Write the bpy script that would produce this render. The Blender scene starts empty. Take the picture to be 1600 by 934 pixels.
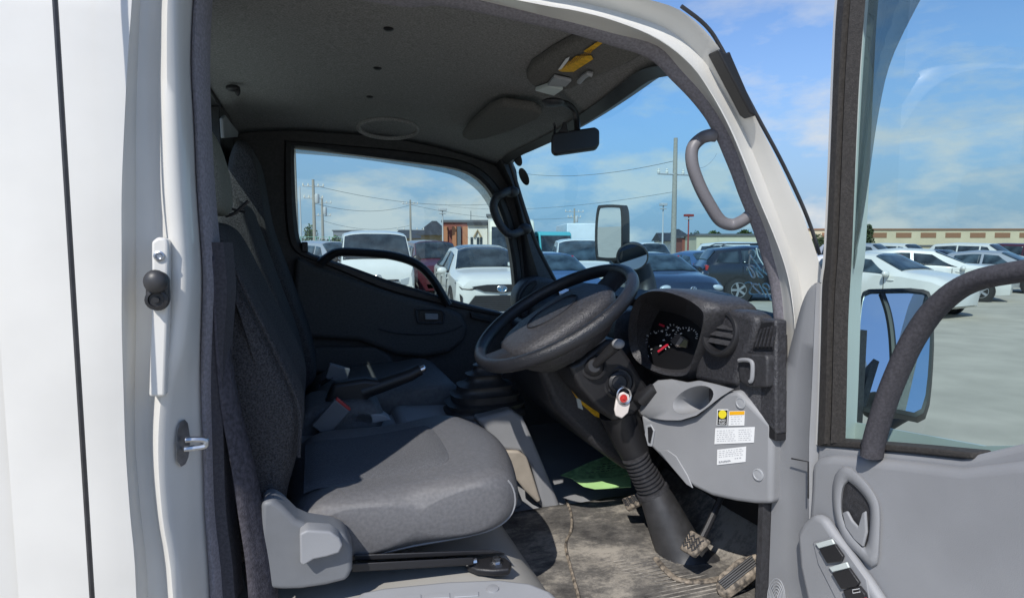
import bpy, bmesh, math, random
from mathutils import Vector, Matrix
random.seed(7)
R = math.radians
scene = bpy.context.scene
# ---------------------------------------------------------------- camera
CAM = Vector((0.0, -1.0, 1.6)); YAW = R(18.2); PITCH = R(4.9); F = 944.0
cd = bpy.data.cameras.new('camera'); cam = bpy.data.objects.new('camera', cd)
scene.collection.objects.link(cam); scene.camera = cam
cam.location = CAM; cam.rotation_euler = (math.pi/2 - PITCH, 0, -YAW)
cd.sensor_width = 36; cd.lens = F/1600*36; cd.clip_start = 0.02; cd.clip_end = 3000
FW = Vector((math.sin(YAW)*math.cos(PITCH), math.cos(YAW)*math.cos(PITCH), -math.sin(PITCH)))
RT = Vector((math.cos(YAW), -math.sin(YAW), 0)); UP = RT.cross(FW)
# ---------------------------------------------------------------- light
SUN_EL = R(46); SUN_TO = Vector((-0.65, -0.76, 0)).normalized()
world = bpy.data.worlds.new('World'); scene.world = world; world.use_nodes = True
wn = world.node_tree; wn.nodes.clear()
w_out = wn.nodes.new('ShaderNodeOutputWorld'); w_bg = wn.nodes.new('ShaderNodeBackground')
sky = wn.nodes.new('ShaderNodeTexSky'); sky.sky_type = 'NISHITA'; sky.sun_disc = False
sky.sun_elevation = SUN_EL; sky.sun_rotation = math.atan2(SUN_TO.x, SUN_TO.y) % (2*math.pi)
sky.air_density = 1.1; sky.dust_density = 0.25; sky.ozone_density = 1.6
w_bg.inputs['Strength'].default_value = 0.118
tc = wn.nodes.new('ShaderNodeTexCoord'); sep = wn.nodes.new('ShaderNodeSeparateXYZ')
wn.links.new(tc.outputs['Generated'], sep.inputs[0])
mp = wn.nodes.new('ShaderNodeMapping'); mp.inputs['Scale'].default_value = (1, 1, 2.6); mp.inputs['Location'].default_value = (0.35, 0.2, 0.1)
wn.links.new(tc.outputs['Generated'], mp.inputs[0])
nz = wn.nodes.new('ShaderNodeTexNoise'); nz.inputs['Scale'].default_value = 5.2; nz.inputs['Detail'].default_value = 8; nz.inputs['Roughness'].default_value = 0.58
wn.links.new(mp.outputs[0], nz.inputs['Vector'])
cr = wn.nodes.new('ShaderNodeValToRGB'); cr.color_ramp.elements[0].position = 0.46; cr.color_ramp.elements[1].position = 0.61
wn.links.new(nz.outputs['Fac'], cr.inputs[0])
hr = wn.nodes.new('ShaderNodeMapRange'); hr.inputs['From Min'].default_value = 0.45; hr.inputs['From Max'].default_value = 0.08
hr.inputs['To Min'].default_value = 0.08; hr.inputs['To Max'].default_value = 0.95
wn.links.new(sep.outputs['Z'], hr.inputs['Value'])
mm = wn.nodes.new('ShaderNodeMath'); mm.operation = 'MULTIPLY'
wn.links.new(cr.outputs[0], mm.inputs[0]); wn.links.new(hr.outputs[0], mm.inputs[1])
mx = wn.nodes.new('ShaderNodeMix'); mx.data_type = 'RGBA'
wn.links.new(mm.outputs[0], mx.inputs['Factor']); mx.inputs['B'].default_value = (6.0, 6.3, 6.6, 1)
hz = wn.nodes.new('ShaderNodeMapRange'); hz.inputs['From Min'].default_value = 0.34; hz.inputs['From Max'].default_value = 0.0; hz.inputs['To Min'].default_value = 0.0; hz.inputs['To Max'].default_value = 0.9; hz.interpolation_type = 'SMOOTHSTEP'
wn.links.new(sep.outputs['Z'], hz.inputs['Value'])
m2 = wn.nodes.new('ShaderNodeMix'); m2.data_type = 'RGBA'; wn.links.new(hz.outputs[0], m2.inputs['Factor']); wn.links.new(sky.outputs[0], m2.inputs['A']); m2.inputs['B'].default_value = (2.4, 3.1, 3.7, 1)
gn = wn.nodes.new('ShaderNodeMix'); gn.data_type = 'RGBA'; gn.blend_type = 'MULTIPLY'; gn.inputs['Factor'].default_value = 1; gn.inputs['B'].default_value = (0.95, 1.13, 1.42, 1)
wn.links.new(m2.outputs['Result'], gn.inputs['A']); wn.links.new(gn.outputs['Result'], mx.inputs['A'])
wn.links.new(mx.outputs['Result'], w_bg.inputs[0]); wn.links.new(w_bg.outputs[0], w_out.inputs[0])
sd = bpy.data.lights.new('sun', 'SUN'); sd.energy = 4.8; sd.angle = R(0.5); sd.color = (1.0, 0.955, 0.89)
sun = bpy.data.objects.new('sun', sd); scene.collection.objects.link(sun)
sun_dir = -(SUN_TO*math.cos(SUN_EL) + Vector((0, 0, math.sin(SUN_EL))))
sun.rotation_euler = sun_dir.to_track_quat('-Z', 'Y').to_euler()
vs = scene.view_settings; vs.view_transform = 'Standard'; vs.look = 'None'; vs.exposure = 0.0; vs.gamma = 1; vs.use_curve_mapping = False
scene.cycles.max_bounces = 10; scene.cycles.transparent_max_bounces = 16; scene.cycles.diffuse_bounces = 5
scene.cycles.sample_clamp_indirect = 6
# ---------------------------------------------------------------- helpers
def P(px, py, Y=None, X=None, Z=None, d=None, pl=None):
    r = FW*F + RT*(px-800) + UP*(467-py)
    if Y is not None: t = (Y-CAM.y)/r.y
    elif X is not None: t = (X-CAM.x)/r.x
    elif Z is not None: t = (Z-CAM.z)/r.z
    elif d is not None: t = d/F
    else: t = (pl[0]-CAM).dot(pl[1])/r.dot(pl[1])
    return CAM + r*t
def smoothpath(pts, n=6, closed=False):
    pts = [Vector(p) for p in pts]; out = []; N = len(pts)
    rng = N if closed else N-1
    for i in range(rng):
        if closed: p0, p1, p2, p3 = pts[(i-1) % N], pts[i], pts[(i+1) % N], pts[(i+2) % N]
        else: p0, p1, p2, p3 = pts[max(i-1, 0)], pts[i], pts[i+1], pts[min(i+2, N-1)]
        for k in range(n):
            t = k/n
            out.append(0.5*((2*p1)+(-p0+p2)*t+(2*p0-5*p1+4*p2-p3)*t*t+(-p0+3*p1-3*p2+p3)*t**3))
    if not closed: out.append(pts[-1])
    return out
def tag(o, label=None, cat=None, group=None, kind=None):
    if label: o['label'] = label
    if cat: o['category'] = cat
    if group: o['group'] = group
    if kind: o['kind'] = kind
    return o
def wloc(o):
    v = Vector((0, 0, 0)); m = Matrix.Identity(4)
    chain = []
    while o: chain.append(o); o = o.parent
    for c in reversed(chain): m = m @ c.matrix_basis
    return m
def empty(name, loc, label=None, cat=None, group=None, rz=0):
    o = bpy.data.objects.new(name, None); scene.collection.objects.link(o); o.location = loc; o.rotation_euler = (0, 0, rz)
    o.empty_display_size = 0.1
    return tag(o, label, cat, group)
class MB:
    def __init__(s): s.v = []; s.f = []
    def add(s, vs, fs):
        o = len(s.v); s.v += [Vector(v) for v in vs]; s.f += [tuple(o+i for i in f) for f in fs]; return s
    def box(s, lo, hi):
        x0, y0, z0 = lo; x1, y1, z1 = hi
        return s.add([(x0,y0,z0),(x1,y0,z0),(x1,y1,z0),(x0,y1,z0),(x0,y0,z1),(x1,y0,z1),(x1,y1,z1),(x0,y1,z1)],
                     [(0,3,2,1),(4,5,6,7),(0,1,5,4),(1,2,6,5),(2,3,7,6),(3,0,4,7)])
    def hexa(s, b, t): return s.add(list(b)+list(t), [(3,2,1,0),(4,5,6,7),(0,1,5,4),(1,2,6,5),(2,3,7,6),(3,0,4,7)])
    def grid(s, rows, closed=False):
        n = len(rows[0]); o = []
        for r in rows: assert len(r) == n, (len(r), n)
        for i in range(len(rows)-1):
            for j in range(n if closed else n-1):
                k = (j+1) % n; o.append((i*n+j, i*n+k, (i+1)*n+k, (i+1)*n+j))
        return s.add([p for r in rows for p in r], o)
    def loop(s, rings, caps=True):      # closed cross sections
        n = len(rings[0]); base = len(s.v); s.grid(rings, True)
        if caps: s.f.append(tuple(base+i for i in range(n-1, -1, -1))); s.f.append(tuple(base+(len(rings)-1)*n+i for i in range(n)))
        return s
    def tube(s, path, r, seg=10, flat=1.0, up=(0, 0, 1), caps=True):
        path = [Vector(p) for p in path]; rings = []; N = len(path); ref = Vector(up)
        for i, p in enumerate(path):
            t = (path[min(i+1, N-1)]-path[max(i-1, 0)]).normalized()
            a = t.cross(ref)
            if a.length < 1e-3: a = t.cross(Vector((1, 0, 0)))
            a.normalize(); b = a.cross(t).normalized(); ref = b
            rr = r[i] if isinstance(r, (list, tuple)) else r
            rings.append([p + a*math.cos(2*math.pi*k/seg)*rr + b*math.sin(2*math.pi*k/seg)*rr*flat for k in range(seg)])
        return s.loop(rings, caps)
    def lathe(s, c, axis, prof, seg=24, sx=1.0, caps=True):
        c = Vector(c); ax = Vector(axis).normalized(); u = ax.cross(Vector((0, 0, 1)))
        if u.length < 1e-3: u = Vector((1, 0, 0))
        u.normalize(); w = ax.cross(u)
        return s.loop([[c+ax*h+(u*math.cos(2*math.pi*k/seg)*sx+w*math.sin(2*math.pi*k/seg))*rr for k in range(seg)] for rr, h in prof], caps)
    def slab(s, pts, off):               # polygon + offset vector thickness
        pts = [Vector(p) for p in pts]; off = Vector(off); n = len(pts)
        return s.add(pts+[p+off for p in pts], [tuple(range(n)), tuple(range(2*n-1, n-1, -1))]+[(i, (i+1) % n, n+(i+1) % n, n+i)[::-1] for i in range(n)])
    def ell(s, c, rx, ry, rz, seg=16, rings=10, M=None):
        c = Vector(c); rows = []
        for i in range(rings+1):
            a = math.pi*(0.02+0.96*i/rings)
            row = [Vector((rx*math.sin(a)*math.cos(2*math.pi*k/seg), ry*math.sin(a)*math.sin(2*math.pi*k/seg), rz*math.cos(a))) for k in range(seg)]
            rows.append([c+((M @ p) if M else p) for p in row])
        return s.loop(rows)
    def build(s, name, mat, parent=None, bevel=0, seg=3, smooth=True, sharp=38, subsurf=0, solid=0, label=None, tri=False, W=None):
        m = bpy.data.meshes.new(name); c = Vector((0, 0, 0))
        vs_ = s.v
        if parent is not None and W is None:
            M = wloc(parent).inverted(); vs_ = [M @ v for v in vs_]
        lo = Vector([min(v[i] for v in vs_) for i in range(3)]); hi = Vector([max(v[i] for v in vs_) for i in range(3)])
        c = (lo+hi)/2
        m.from_pydata([v-c for v in vs_], [], s.f); m.update()
        bm = bmesh.new(); bm.from_mesh(m)
        if bevel or solid: bmesh.ops.remove_doubles(bm, verts=bm.verts, dist=1e-5)
        bmesh.ops.recalc_face_normals(bm, faces=bm.faces)
        bm.to_mesh(m); bm.free()
        if smooth:
            for p in m.polygons: p.use_smooth = True
            m.set_sharp_from_angle(angle=R(sharp))
        m.materials.append(mat)
        o = bpy.data.objects.new(name, m); scene.collection.objects.link(o); o.location = c
        if parent: o.parent = parent
        if solid:
            q = o.modifiers.new('solid', 'SOLIDIFY'); q.thickness = solid; q.offset = 0
        if bevel:
            b = o.modifiers.new('bevel', 'BEVEL'); b.width = bevel; b.segments = seg; b.limit_method = 'ANGLE'; b.angle_limit = R(30); b.use_clamp_overlap = True
        if subsurf:
            q = o.modifiers.new('sub', 'SUBSURF'); q.levels = q.render_levels = subsurf
        if label: o['label'] = label
        return o
# ---------------------------------------------------------------- materials
def mat(name, col, rough=0.5, metal=0.0, var=0.0, vscale=20, bump=0.0, bscale=200, spec=0.5, kind='noise', coat=0.0, col2=None, rv=0.0, det=3, stretch=None):
    m = bpy.data.materials.new(name); m.use_nodes = True; nt = m.node_tree; b = nt.nodes['Principled BSDF']
    c = (*col, 1); b.inputs['Base Color'].default_value = c; b.inputs['Roughness'].default_value = rough
    b.inputs['Metallic'].default_value = metal; b.inputs['Specular IOR Level'].default_value = spec; b.inputs['Coat Weight'].default_value = coat
    t = nt.nodes.new('ShaderNodeTexCoord'); vec = t.outputs['Object']
    if stretch:
        g = nt.nodes.new('ShaderNodeMapping'); g.inputs['Scale'].default_value = stretch; nt.links.new(vec, g.inputs[0]); vec = g.outputs[0]
    if var or col2:
        n = nt.nodes.new('ShaderNodeTexNoise'); n.inputs['Scale'].default_value = vscale; n.inputs['Detail'].default_value = det; nt.links.new(vec, n.inputs['Vector'])
        r = nt.nodes.new('ShaderNodeValToRGB'); r.color_ramp.elements[0].position = 0.35; r.color_ramp.elements[1].position = 0.68
        a = col if col2 is None else col2
        r.color_ramp.elements[0].color = (*[x*(1-var) for x in a], 1); r.color_ramp.elements[1].color = (*[min(1, x*(1+var)) for x in col], 1)
        nt.links.new(n.outputs['Fac'], r.inputs[0]); nt.links.new(r.outputs[0], b.inputs['Base Color'])
        if rv:
            q = nt.nodes.new('ShaderNodeMapRange'); q.inputs['To Min'].default_value = rough-rv; q.inputs['To Max'].default_value = rough+rv
            nt.links.new(n.outputs['Fac'], q.inputs['Value']); nt.links.new(q.outputs[0], b.inputs['Roughness'])
    if bump:
        if kind == 'voronoi': n2 = nt.nodes.new('ShaderNodeTexVoronoi'); outp = 'Distance'
        else: n2 = nt.nodes.new('ShaderNodeTexNoise'); n2.inputs['Detail'].default_value = 2; outp = 'Fac'
        n2.inputs['Scale'].default_value = bscale; nt.links.new(vec, n2.inputs['Vector'])
        bp = nt.nodes.new('ShaderNodeBump'); bp.inputs['Strength'].default_value = bump; bp.inputs['Distance'].default_value = 0.002
        nt.links.new(n2.outputs[outp], bp.inputs['Height']); nt.links.new(bp.outputs[0], b.inputs['Normal'])
    return m
def glass(name, tint, refl=0.05, edge=0.6):
    m = bpy.data.materials.new(name); m.use_nodes = True; nt = m.node_tree; nt.nodes.clear()
    o = nt.nodes.new('ShaderNodeOutputMaterial'); t = nt.nodes.new('ShaderNodeBsdfTransparent'); t.inputs[0].default_value = (*tint, 1)
    g = nt.nodes.new('ShaderNodeBsdfGlossy'); g.inputs['Roughness'].default_value = 0.0
    lw = nt.nodes.new('ShaderNodeLayerWeight'); lw.inputs[0].default_value = 0.5
    p = nt.nodes.new('ShaderNodeMath'); p.operation = 'POWER'; p.inputs[1].default_value = 4; nt.links.new(lw.outputs['Facing'], p.inputs[0])
    q = nt.nodes.new('ShaderNodeMath'); q.operation = 'MULTIPLY_ADD'; q.inputs[1].default_value = edge; q.inputs[2].default_value = refl; nt.links.new(p.outputs[0], q.inputs[0])
    x = nt.nodes.new('ShaderNodeMixShader'); nt.links.new(q.outputs[0], x.inputs[0]); nt.links.new(t.outputs[0], x.inputs[1]); nt.links.new(g.outputs[0], x.inputs[2])
    nt.links.new(x.outputs[0], o.inputs[0]); return m
M = {}
M['paint'] = mat('white_paint', (.63,.62,.585), .32, var=.045, vscale=7, coat=.3, det=9)
M['trim'] = mat('grey_plastic', (.262,.268,.280), .55, var=.07, vscale=6, bump=.25, bscale=900)
M['trim_l'] = mat('light_grey_plastic', (.32,.33,.345), .5, var=.04, vscale=6, bump=.2, bscale=900)
M['dark'] = mat('dark_plastic', (.036,.036,.040), .5, var=.25, vscale=120, bump=.7, bscale=400)
M['dash'] = mat('dash_plastic', (.042,.042,.047), .40, var=.3, vscale=160, bump=1.0, bscale=330)
M['black'] = mat('black_plastic', (.016,.016,.018), .45, bump=.2, bscale=500)
M['wheelrim'] = mat('black_vinyl', (.018,.019,.023), .34, bump=.7, bscale=380, rv=.05, var=.1)
M['rubber'] = mat('black_rubber', (.033,.033,.035), .45, var=.2, vscale=40)
M['strip'] = mat('grey_felt_strip', (.23,.22,.245), .85, var=.18, vscale=220, bump=.6, bscale=700, spec=.2)
M['strip_d'] = mat('dark_felt_strip', (.06,.058,.066), .85, var=.2, vscale=220, bump=.6, bscale=700, spec=.2)
M['liner'] = mat('visor_fabric', (.15,.145,.135), .9, var=.2, vscale=260, bump=.4, bscale=500, spec=.1)
M['liner'], M['visorf'] = mat('headliner_fabric', (.25,.245,.238), .95, var=.26, vscale=260, bump=.6, bscale=500, spec=.1), M['liner']
M['fabric'] = mat('dark_woven_fabric', (.058,.057,.060), .92, var=.45, vscale=330, bump=.9, bscale=420, spec=.15, kind='voronoi')
M['fabric_lit'] = mat('lit_woven_fabric', (.22,.22,.19), .92, var=.3, vscale=330, bump=.9, bscale=420, spec=.15, kind='voronoi')  # paler woven fabric for the headrest: rear-window light put into the colour
M['vinyl'] = mat('grey_vinyl', (.138,.137,.142), .38, var=.12, vscale=140, bump=.35, bscale=1100, kind='voronoi')
M['channel'] = mat('window_channel_rubber', (.032,.029,.027), .8, var=.3, vscale=200, bump=.5, bscale=500)
M['insert'] = mat('seat_insert_cloth', (.118,.121,.131), .7, var=.2, vscale=300, bump=.6, bscale=700, spec=.2, kind='voronoi')
M['cover'] = mat('seat_side_plastic', (.15,.158,.17), .5, var=.06, vscale=20, bump=.25, bscale=900)
M['vinyl_d'] = mat('dark_grey_vinyl', (.115,.118,.124), .5, var=.15, vscale=90, bump=.7, bscale=380, kind='voronoi')
M['belt'] = mat('seat_belt_webbing', (.07,.066,.078), .85, var=.3, vscale=150, bump=.8, bscale=420, spec=.2)
M['doorlin'] = mat('dark_door_panel', (.060,.058,.058), .7, var=.15, vscale=120, bump=.4, bscale=700)
M['chrome'] = mat('bright_metal', (.62,.62,.63), .22, 1.0)
M['zinc'] = mat('zinc_plated_metal', (.45,.47,.5), .38, 1.0, var=.2, vscale=60)
M['mirror'] = mat('mirror_glass', (.86,.88,.88), .0, 1.0)
M['mirror_black'] = mat('mirror_shell', (.018,.018,.02), .5)
M['glass'] = glass('tinted_windshield', (.62,.86,.93), .035, .5)
M['glass_d'] = glass('door_glass', (.70,.84,.84), .06, .8)
M['visor'] = glass('smoked_visor', (.60,.62,.62), .08, .5)
M['riser'] = mat('beige_grey_vinyl', (.36,.35,.325), .6, var=.08, vscale=5, bump=.2, bscale=600)
M['mat'] = None
M['yellow'] = mat('yellow_label', (.75,.42,.02), .5, var=.2, vscale=90)
M['white'] = mat('white_label', (.78,.79,.79), .5)
M['pale'] = mat('pale_plastic', (.55,.6,.58), .4)
M['black_ink'] = mat('black_print', (.02,.02,.02), .5)
M['grey_ink'] = mat('grey_print', (.42,.43,.45), .5)
M['red'] = mat('red_plastic', (.5,.035,.03), .4)
M['redp'] = mat('red_print', (.62,.03,.06), .4)
M['chalk'] = mat('chalk_marker', (.70,.78,.78), .8)
M['sunlit_green_paper'] = mat('sunlit_green_paper', (.36,.60,.24), .75, var=.08, vscale=15)  # brightened green: sunlight on the lower sheet is put into its colour
M['dirt'] = mat('dusty_pedal', (.24,.2,.155), .8, var=.35, vscale=70, col2=(.08,.07,.06))
# floor mat: black ribbed rubber under beige dust and scratches
def matmat():
    m = bpy.data.materials.new('dusty_floor_mat'); m.use_nodes = True; nt = m.node_tree; b = nt.nodes['Principled BSDF']
    t = nt.nodes.new('ShaderNodeTexCoord')
    def noise(sc, det, ro, st=(1,1,1), rot=0):
        g = nt.nodes.new('ShaderNodeMapping'); g.inputs['Scale'].default_value = st; g.inputs['Rotation'].default_value = (0,0,rot); nt.links.new(t.outputs['Object'], g.inputs[0])
        n = nt.nodes.new('ShaderNodeTexNoise'); n.inputs['Scale'].default_value = sc; n.inputs['Detail'].default_value = det; n.inputs['Roughness'].default_value = ro
        nt.links.new(g.outputs[0], n.inputs['Vector']); return n.outputs['Fac']
    a = noise(4.5, 9, .68); c = noise(11, 9, .8, (1, 2.2, 1), .5); e = noise(110, 4, .75)
    x = nt.nodes.new('ShaderNodeMath'); x.operation = 'MULTIPLY_ADD'; x.inputs[1].default_value = .55; nt.links.new(c, x.inputs[0]); nt.links.new(a, x.inputs[2])
    x2 = nt.nodes.new('ShaderNodeMath'); x2.operation = 'MULTIPLY_ADD'; x2.inputs[1].default_value = .2; nt.links.new(e, x2.inputs[0]); nt.links.new(x.outputs[0], x2.inputs[2])
    r = nt.nodes.new('ShaderNodeValToRGB'); el = r.color_ramp.elements; el[0].position = .70; el[0].color = (.04,.038,.037,1); el[1].position = 1.06; el[1].color = (.32,.292,.25,1)
    q = r.color_ramp.elements.new(.86); q.color = (.12,.112,.102,1)
    nt.links.new(x2.outputs[0], r.inputs[0]); nt.links.new(r.outputs[0], b.inputs['Base Color']); b.inputs['Roughness'].default_value = .8
    bp = nt.nodes.new('ShaderNodeBump'); bp.inputs['Strength'].default_value = .5; bp.inputs['Distance'].default_value = .004; nt.links.new(c, bp.inputs['Height']); nt.links.new(bp.outputs[0], b.inputs['Normal'])
    return m
M['mat'] = matmat()
# ================================================================ the truck
truck = empty('truck', (0.35, 0.75, 0.0), 'white truck cab with its door wide open, grey seats and black steering wheel', 'truck')
FAR = 1.5            # inner face of the far (passenger) door
FLOOR = 0.80
def grp(name, parent=None, loc=None, label=None):
    o = bpy.data.objects.new(name, None); scene.collection.objects.link(o); o.parent = parent or truck; o.empty_display_size = .05
    if label: o['label'] = label
    return o
# ---- door opening frame: profile swept round the opening (strip inner/outer, flange, ridge, valley, skin)
ra = [(372,1300),(357,934),(343,800),(339,700),(337,614),(338,550),(341,500),(344,450),(340,400),(331,300),(325,200),(322,100),(325,0),(332,-35),(352,-62),(400,-48),(500,-26),(640,-2),(700,8),(760,22),(850,42),(900,55),(960,74),(1015,95),(1049,128),(1085,165),(1111,203),(1132,250),(1152,300),(1176,360),(1190,400),(1203,450),(1209,520),(1208,600),(1206,700),(1204,780),(1195,934),(1185,1300)]
rb = [(342,1300),(328,934),(320,800),(317,700),(314,614),(314,550),(315,500),(316,450),(315,400),(308,300),(304,200),(299,100),(303,0),(308,-50),(345,-86),(400,-68),(500,-47),(640,-22),(700,-10),(760,3),(850,25),(900,37),(960,53),(1027,72),(1066,112),(1100,150),(1130,194),(1152,240),(1172,300),(1196,360),(1209,405),(1220,450),(1226,520),(1226,600),(1224,700),(1222,780),(1213,934),(1203,1300)]
rd = [(270,1300),(262,934),(245,800),(236,700),(240,614),(250,550),(260,500),(264,450),(262,400),(250,300),(248,200),(248,100),(252,0),(262,-80),(320,-130),(400,-110),(500,-86),(640,-48),(700,-30),(760,-9),(850,9),(900,17),(960,33),(1030,63),(1080,103),(1112,148),(1140,200),(1162,252),(1185,310),(1208,365),(1226,415),(1236,460),(1242,520),(1242,600),(1240,700),(1238,780),(1230,934),(1220,1300)]
rc = [(298,1300),(287,934),(270,800),(266,700),(272,614),(288,550),(295,500),(299,450),(297,400),(290,300),(285,200),(281,100),(280,0),(285,-66),(332,-108)] + [((rb[i][0]*.55+rd[i][0]*.45), (rb[i][1]*.55+rd[i][1]*.45)) for i in range(15, 38)]
re_ = [(240,1300),(232,934),(220,800),(212,700),(211,614),(212,550),(213,500),(213,450),(213,400),(213,300),(213,200),(215,100),(220,0),(228,-95),(290,-165),(400,-140),(500,-110),(640,-66),(700,-48),(760,-28),(850,-7),(900,2),(960,17),(1042,46),(1095,90),(1125,135),(1155,188),(1178,242),(1203,305),(1224,360),(1242,410),(1252,455),(1258,520),(1258,600),(1256,700),(1254,780),(1246,934),(1236,1300)]
rf = [(219,1300),(213,934),(203,800),(196,700),(193,614),(191,550),(190,500),(190,450),(190,400),(190,300),(194,200),(199,100),(206,0),(210,-105),(270,-190),(400,-165),(500,-135),(640,-92),(700,-74),(760,-56),(850,-38),(920,-23),(990,-6),(1062,16),(1112,60),(1142,106),(1172,166),(1195,212),(1216,253),(1245,316),(1263,360),(1279,407),(1290,460),(1292,600),(1290,700),(1288,780),(1280,934),(1270,1300)]
N = len(ra); assert all(len(q) == N for q in (rb, rc, rd, re_, rf)), [len(q) for q in (ra,rb,rc,rd,re_,rf)]
def wgt(i): return 0 if i < 12 else min(1, (i-12)/5)      # 0 = rear pillar, 1 = roof and front pillar
def rail(px, yl, yr): return [P(x, y, Y=yl*(1-wgt(i))+yr*wgt(i)) for i, (x, y) in enumerate(px)]
Ra = rail(ra, .055, .03); Rb = rail(rb, .035, .005); Rc = rail(rc, -.034, -.012); Rd = rail(rd, -.030, -.034); Re = rail(re_, -.028, -.008); Rf = rail(rf, -.072, -.04)
smr = lambda L: smoothpath(L, 4)
Sa, Sb, Sc, Sd, Se, Sf = map(smr, (Ra, Rb, Rc, Rd, Re, Rf))
n = len(Sa)
def mixv(A, B, t, dy=0): return [a.lerp(b, t)+Vector((0, dy, 0)) for a, b in zip(A, B)]
def mixw(A, B, t, dl, dr):
    return [a.lerp(b, t)+Vector((0, dl*(1-wgt(i/4))+dr*wgt(i/4), 0)) for i, (a, b) in enumerate(zip(A, B))]
# outward direction in the XZ plane
Sg, Sh = [], []
for i in range(n):
    w = wgt(i/4)
    L = P(100, 0, Y=-.076); left = Vector((L.x, -.076, Sf[i].z))
    o = Sf[i]-Sa[i]; o.y = 0; o = o.normalized() if o.length > 1e-6 else Vector((0, 0, 1))
    out = Sf[i]+o*.012+Vector((0, .045, 0)); Sg.append(left.lerp(out, w) if w > 0 else left)
    left2 = left+Vector((-.1, .02, 0)); Sh.append(left2.lerp(Sf[i]+o*.02+Vector((0, .16, 0)), w))
A1 = mixv(Se, Sf, .12); A2 = mixv(Se, Sf, .85, 0); 
for i in range(n): A2[i].y = Sf[i].y+.003
frame = MB().grid([Sb, mixv(Sb, Sc, .5, -.003), mixv(Sc, Sd, .0), mixw(Sc, Sd, .2, -.010, -.006), mixw(Sc, Sd, .5, -.015, -.009), mixw(Sc, Sd, .8, -.011, -.005), Sd, mixv(Sd, Se, .35, .003), mixv(Sd, Se, .75, .003), Se, mixv(Se, Sf, .12, -.0), mixw(Se, Sf, .6, -.010, -.0), A2, Sf, Sg, Sh])
body = frame.build('body_shell', M['paint'], truck, sharp=55)
def ret(k, dy):
    out = []
    for i in range(n):
        o = Sb[i]-Sa[i]; o.y = 0; w = max(0, min(1, (i-17*4)/24)); out.append(Sa[i]+o.normalized()*k*w+Vector((0, dy, 0)))
    return out
st = MB().grid([Sb, mixw(Sb, Sa, .12, -.012, -.003), mixw(Sb, Sa, .4, -.02, -.005), mixw(Sb, Sa, .7, -.016, -.005), mixw(Sb, Sa, .93, -.004, -.001), ret(.006, .006), ret(.03, .02), ret(.09, .04)])
st.build('door_seal', M['strip'], truck, sharp=60)
# the wider darker flap of the seal on the lower rear pillar
fl = MB(); k0, k1 = 1*4, 8*4+2
fl.grid([[Sa[i]+Vector((-.02, -.018, 0)) for i in range(k0, k1)], [Sa[i]+Vector((.012, -.016, 0)) for i in range(k0, k1)], [Sa[i]+Vector((.02, .03, 0)) for i in range(k0, k1)]])
fl.build('seal_flap', M['strip_d'], truck)
XW_ = -.27
# roof skin, rear outer wall
mir = lambda p, y: Vector((p.x, y, p.z))
rs = [Sh[i] for i in range(13*4, 23*4+1)]
MB().grid([rs]+[[Vector((p.x, y, p.z+.02)) for p in rs] for y in (.5, 1.1)]+[[Vector((p.x, 1.62, p.z)) for p in rs]]).build('roof_panel', M['paint'], truck, solid=.004)
MB().box((-.60, -.045, .45), (XW_-.035, 1.62, 1.60)).build('cab_rear_panel', M['paint'], truck, bevel=.02)
# ---- ceiling
def bumpz(x, y): 
    e = min(1, max(0, (y-.03)/.18))*min(1, max(0, (FAR-y)/.2)); return .055*math.sin(e*math.pi/2)
rows = []
top = [(-.262, 2.05), (-.24, 2.055), (-.2, 2.062), (-.05, 2.075), (.1, 2.075), (.25, 2.07), (.4, 2.055), (.52, 2.035), (.62, 2.01), (.70, 1.985), (.74, 1.972)]
for j in range(31):
    y = .03+(FAR-.03)*j/30; row = []
    for i, (x, z) in enumerate(top):
        t = max(0, i-7)/3; xx = x + (.05*math.sin(math.pi*j/30)-.07*(1-j/30)+.035*(j/30))*t
        edge = (abs(j-15)/15)**6
        ridge = .02*math.exp(-((x+.05+.08*math.sin(y*3))/.05)**2)
        row.append((xx, y, z-.03*(1-bumpz(x, y)/.055)-ridge*(1-edge)))
    rows.append(row)
sm = [smoothpath(r, 3) for r in rows]
MB().grid(sm).build('headliner', M['liner'], truck, solid=.006)
hdr = [sm[j][-1] for j in range(31)]                       # windshield header line
MB().grid([[p+Vector((-.03, 0, .0)) for p in hdr], [p+Vector((.0, 0, -.016)) for p in hdr], [p+Vector((.035, 0, .0)) for p in hdr], [p+Vector((.03, 0, .03)) for p in hdr]]).build('windshield_header', M['rubber'], truck)
# front wall between header and roof
MB().grid([[p+Vector((.03, 0, .02)) for p in hdr], [p+Vector((-.02, 0, .09)) for p in hdr]]).build('roof_front', M['paint'], truck, solid=.01)
# clips in the headliner
for (px, py) in ((607,43),(590,105),(578,150)):
    c = P(px, py, Z=2.073); MB().lathe(c+Vector((0, 0, -.002)), (0, 0, -1), [(.011, 0), (.011, .003), (.006, .006)], 12).build('trim_clip', M['black'], truck)
c = P(607, 207, Z=1.99); MB().tube([c+Vector((.10*math.cos(a), .055*math.sin(a), .012+.022*math.sin(a)*-1)) for a in [2*math.pi*k/32 for k in range(33)]], .007, 8).build('speaker_recess', M['liner'], truck)
c = P(364, 138, Z=2.045); MB().ell(c, .020, .012, .010).ell(c+Vector((.012, -.004, -.008)), .008, .006, .014).build('coat_hook', M['black'], truck, bevel=.003)
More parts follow.
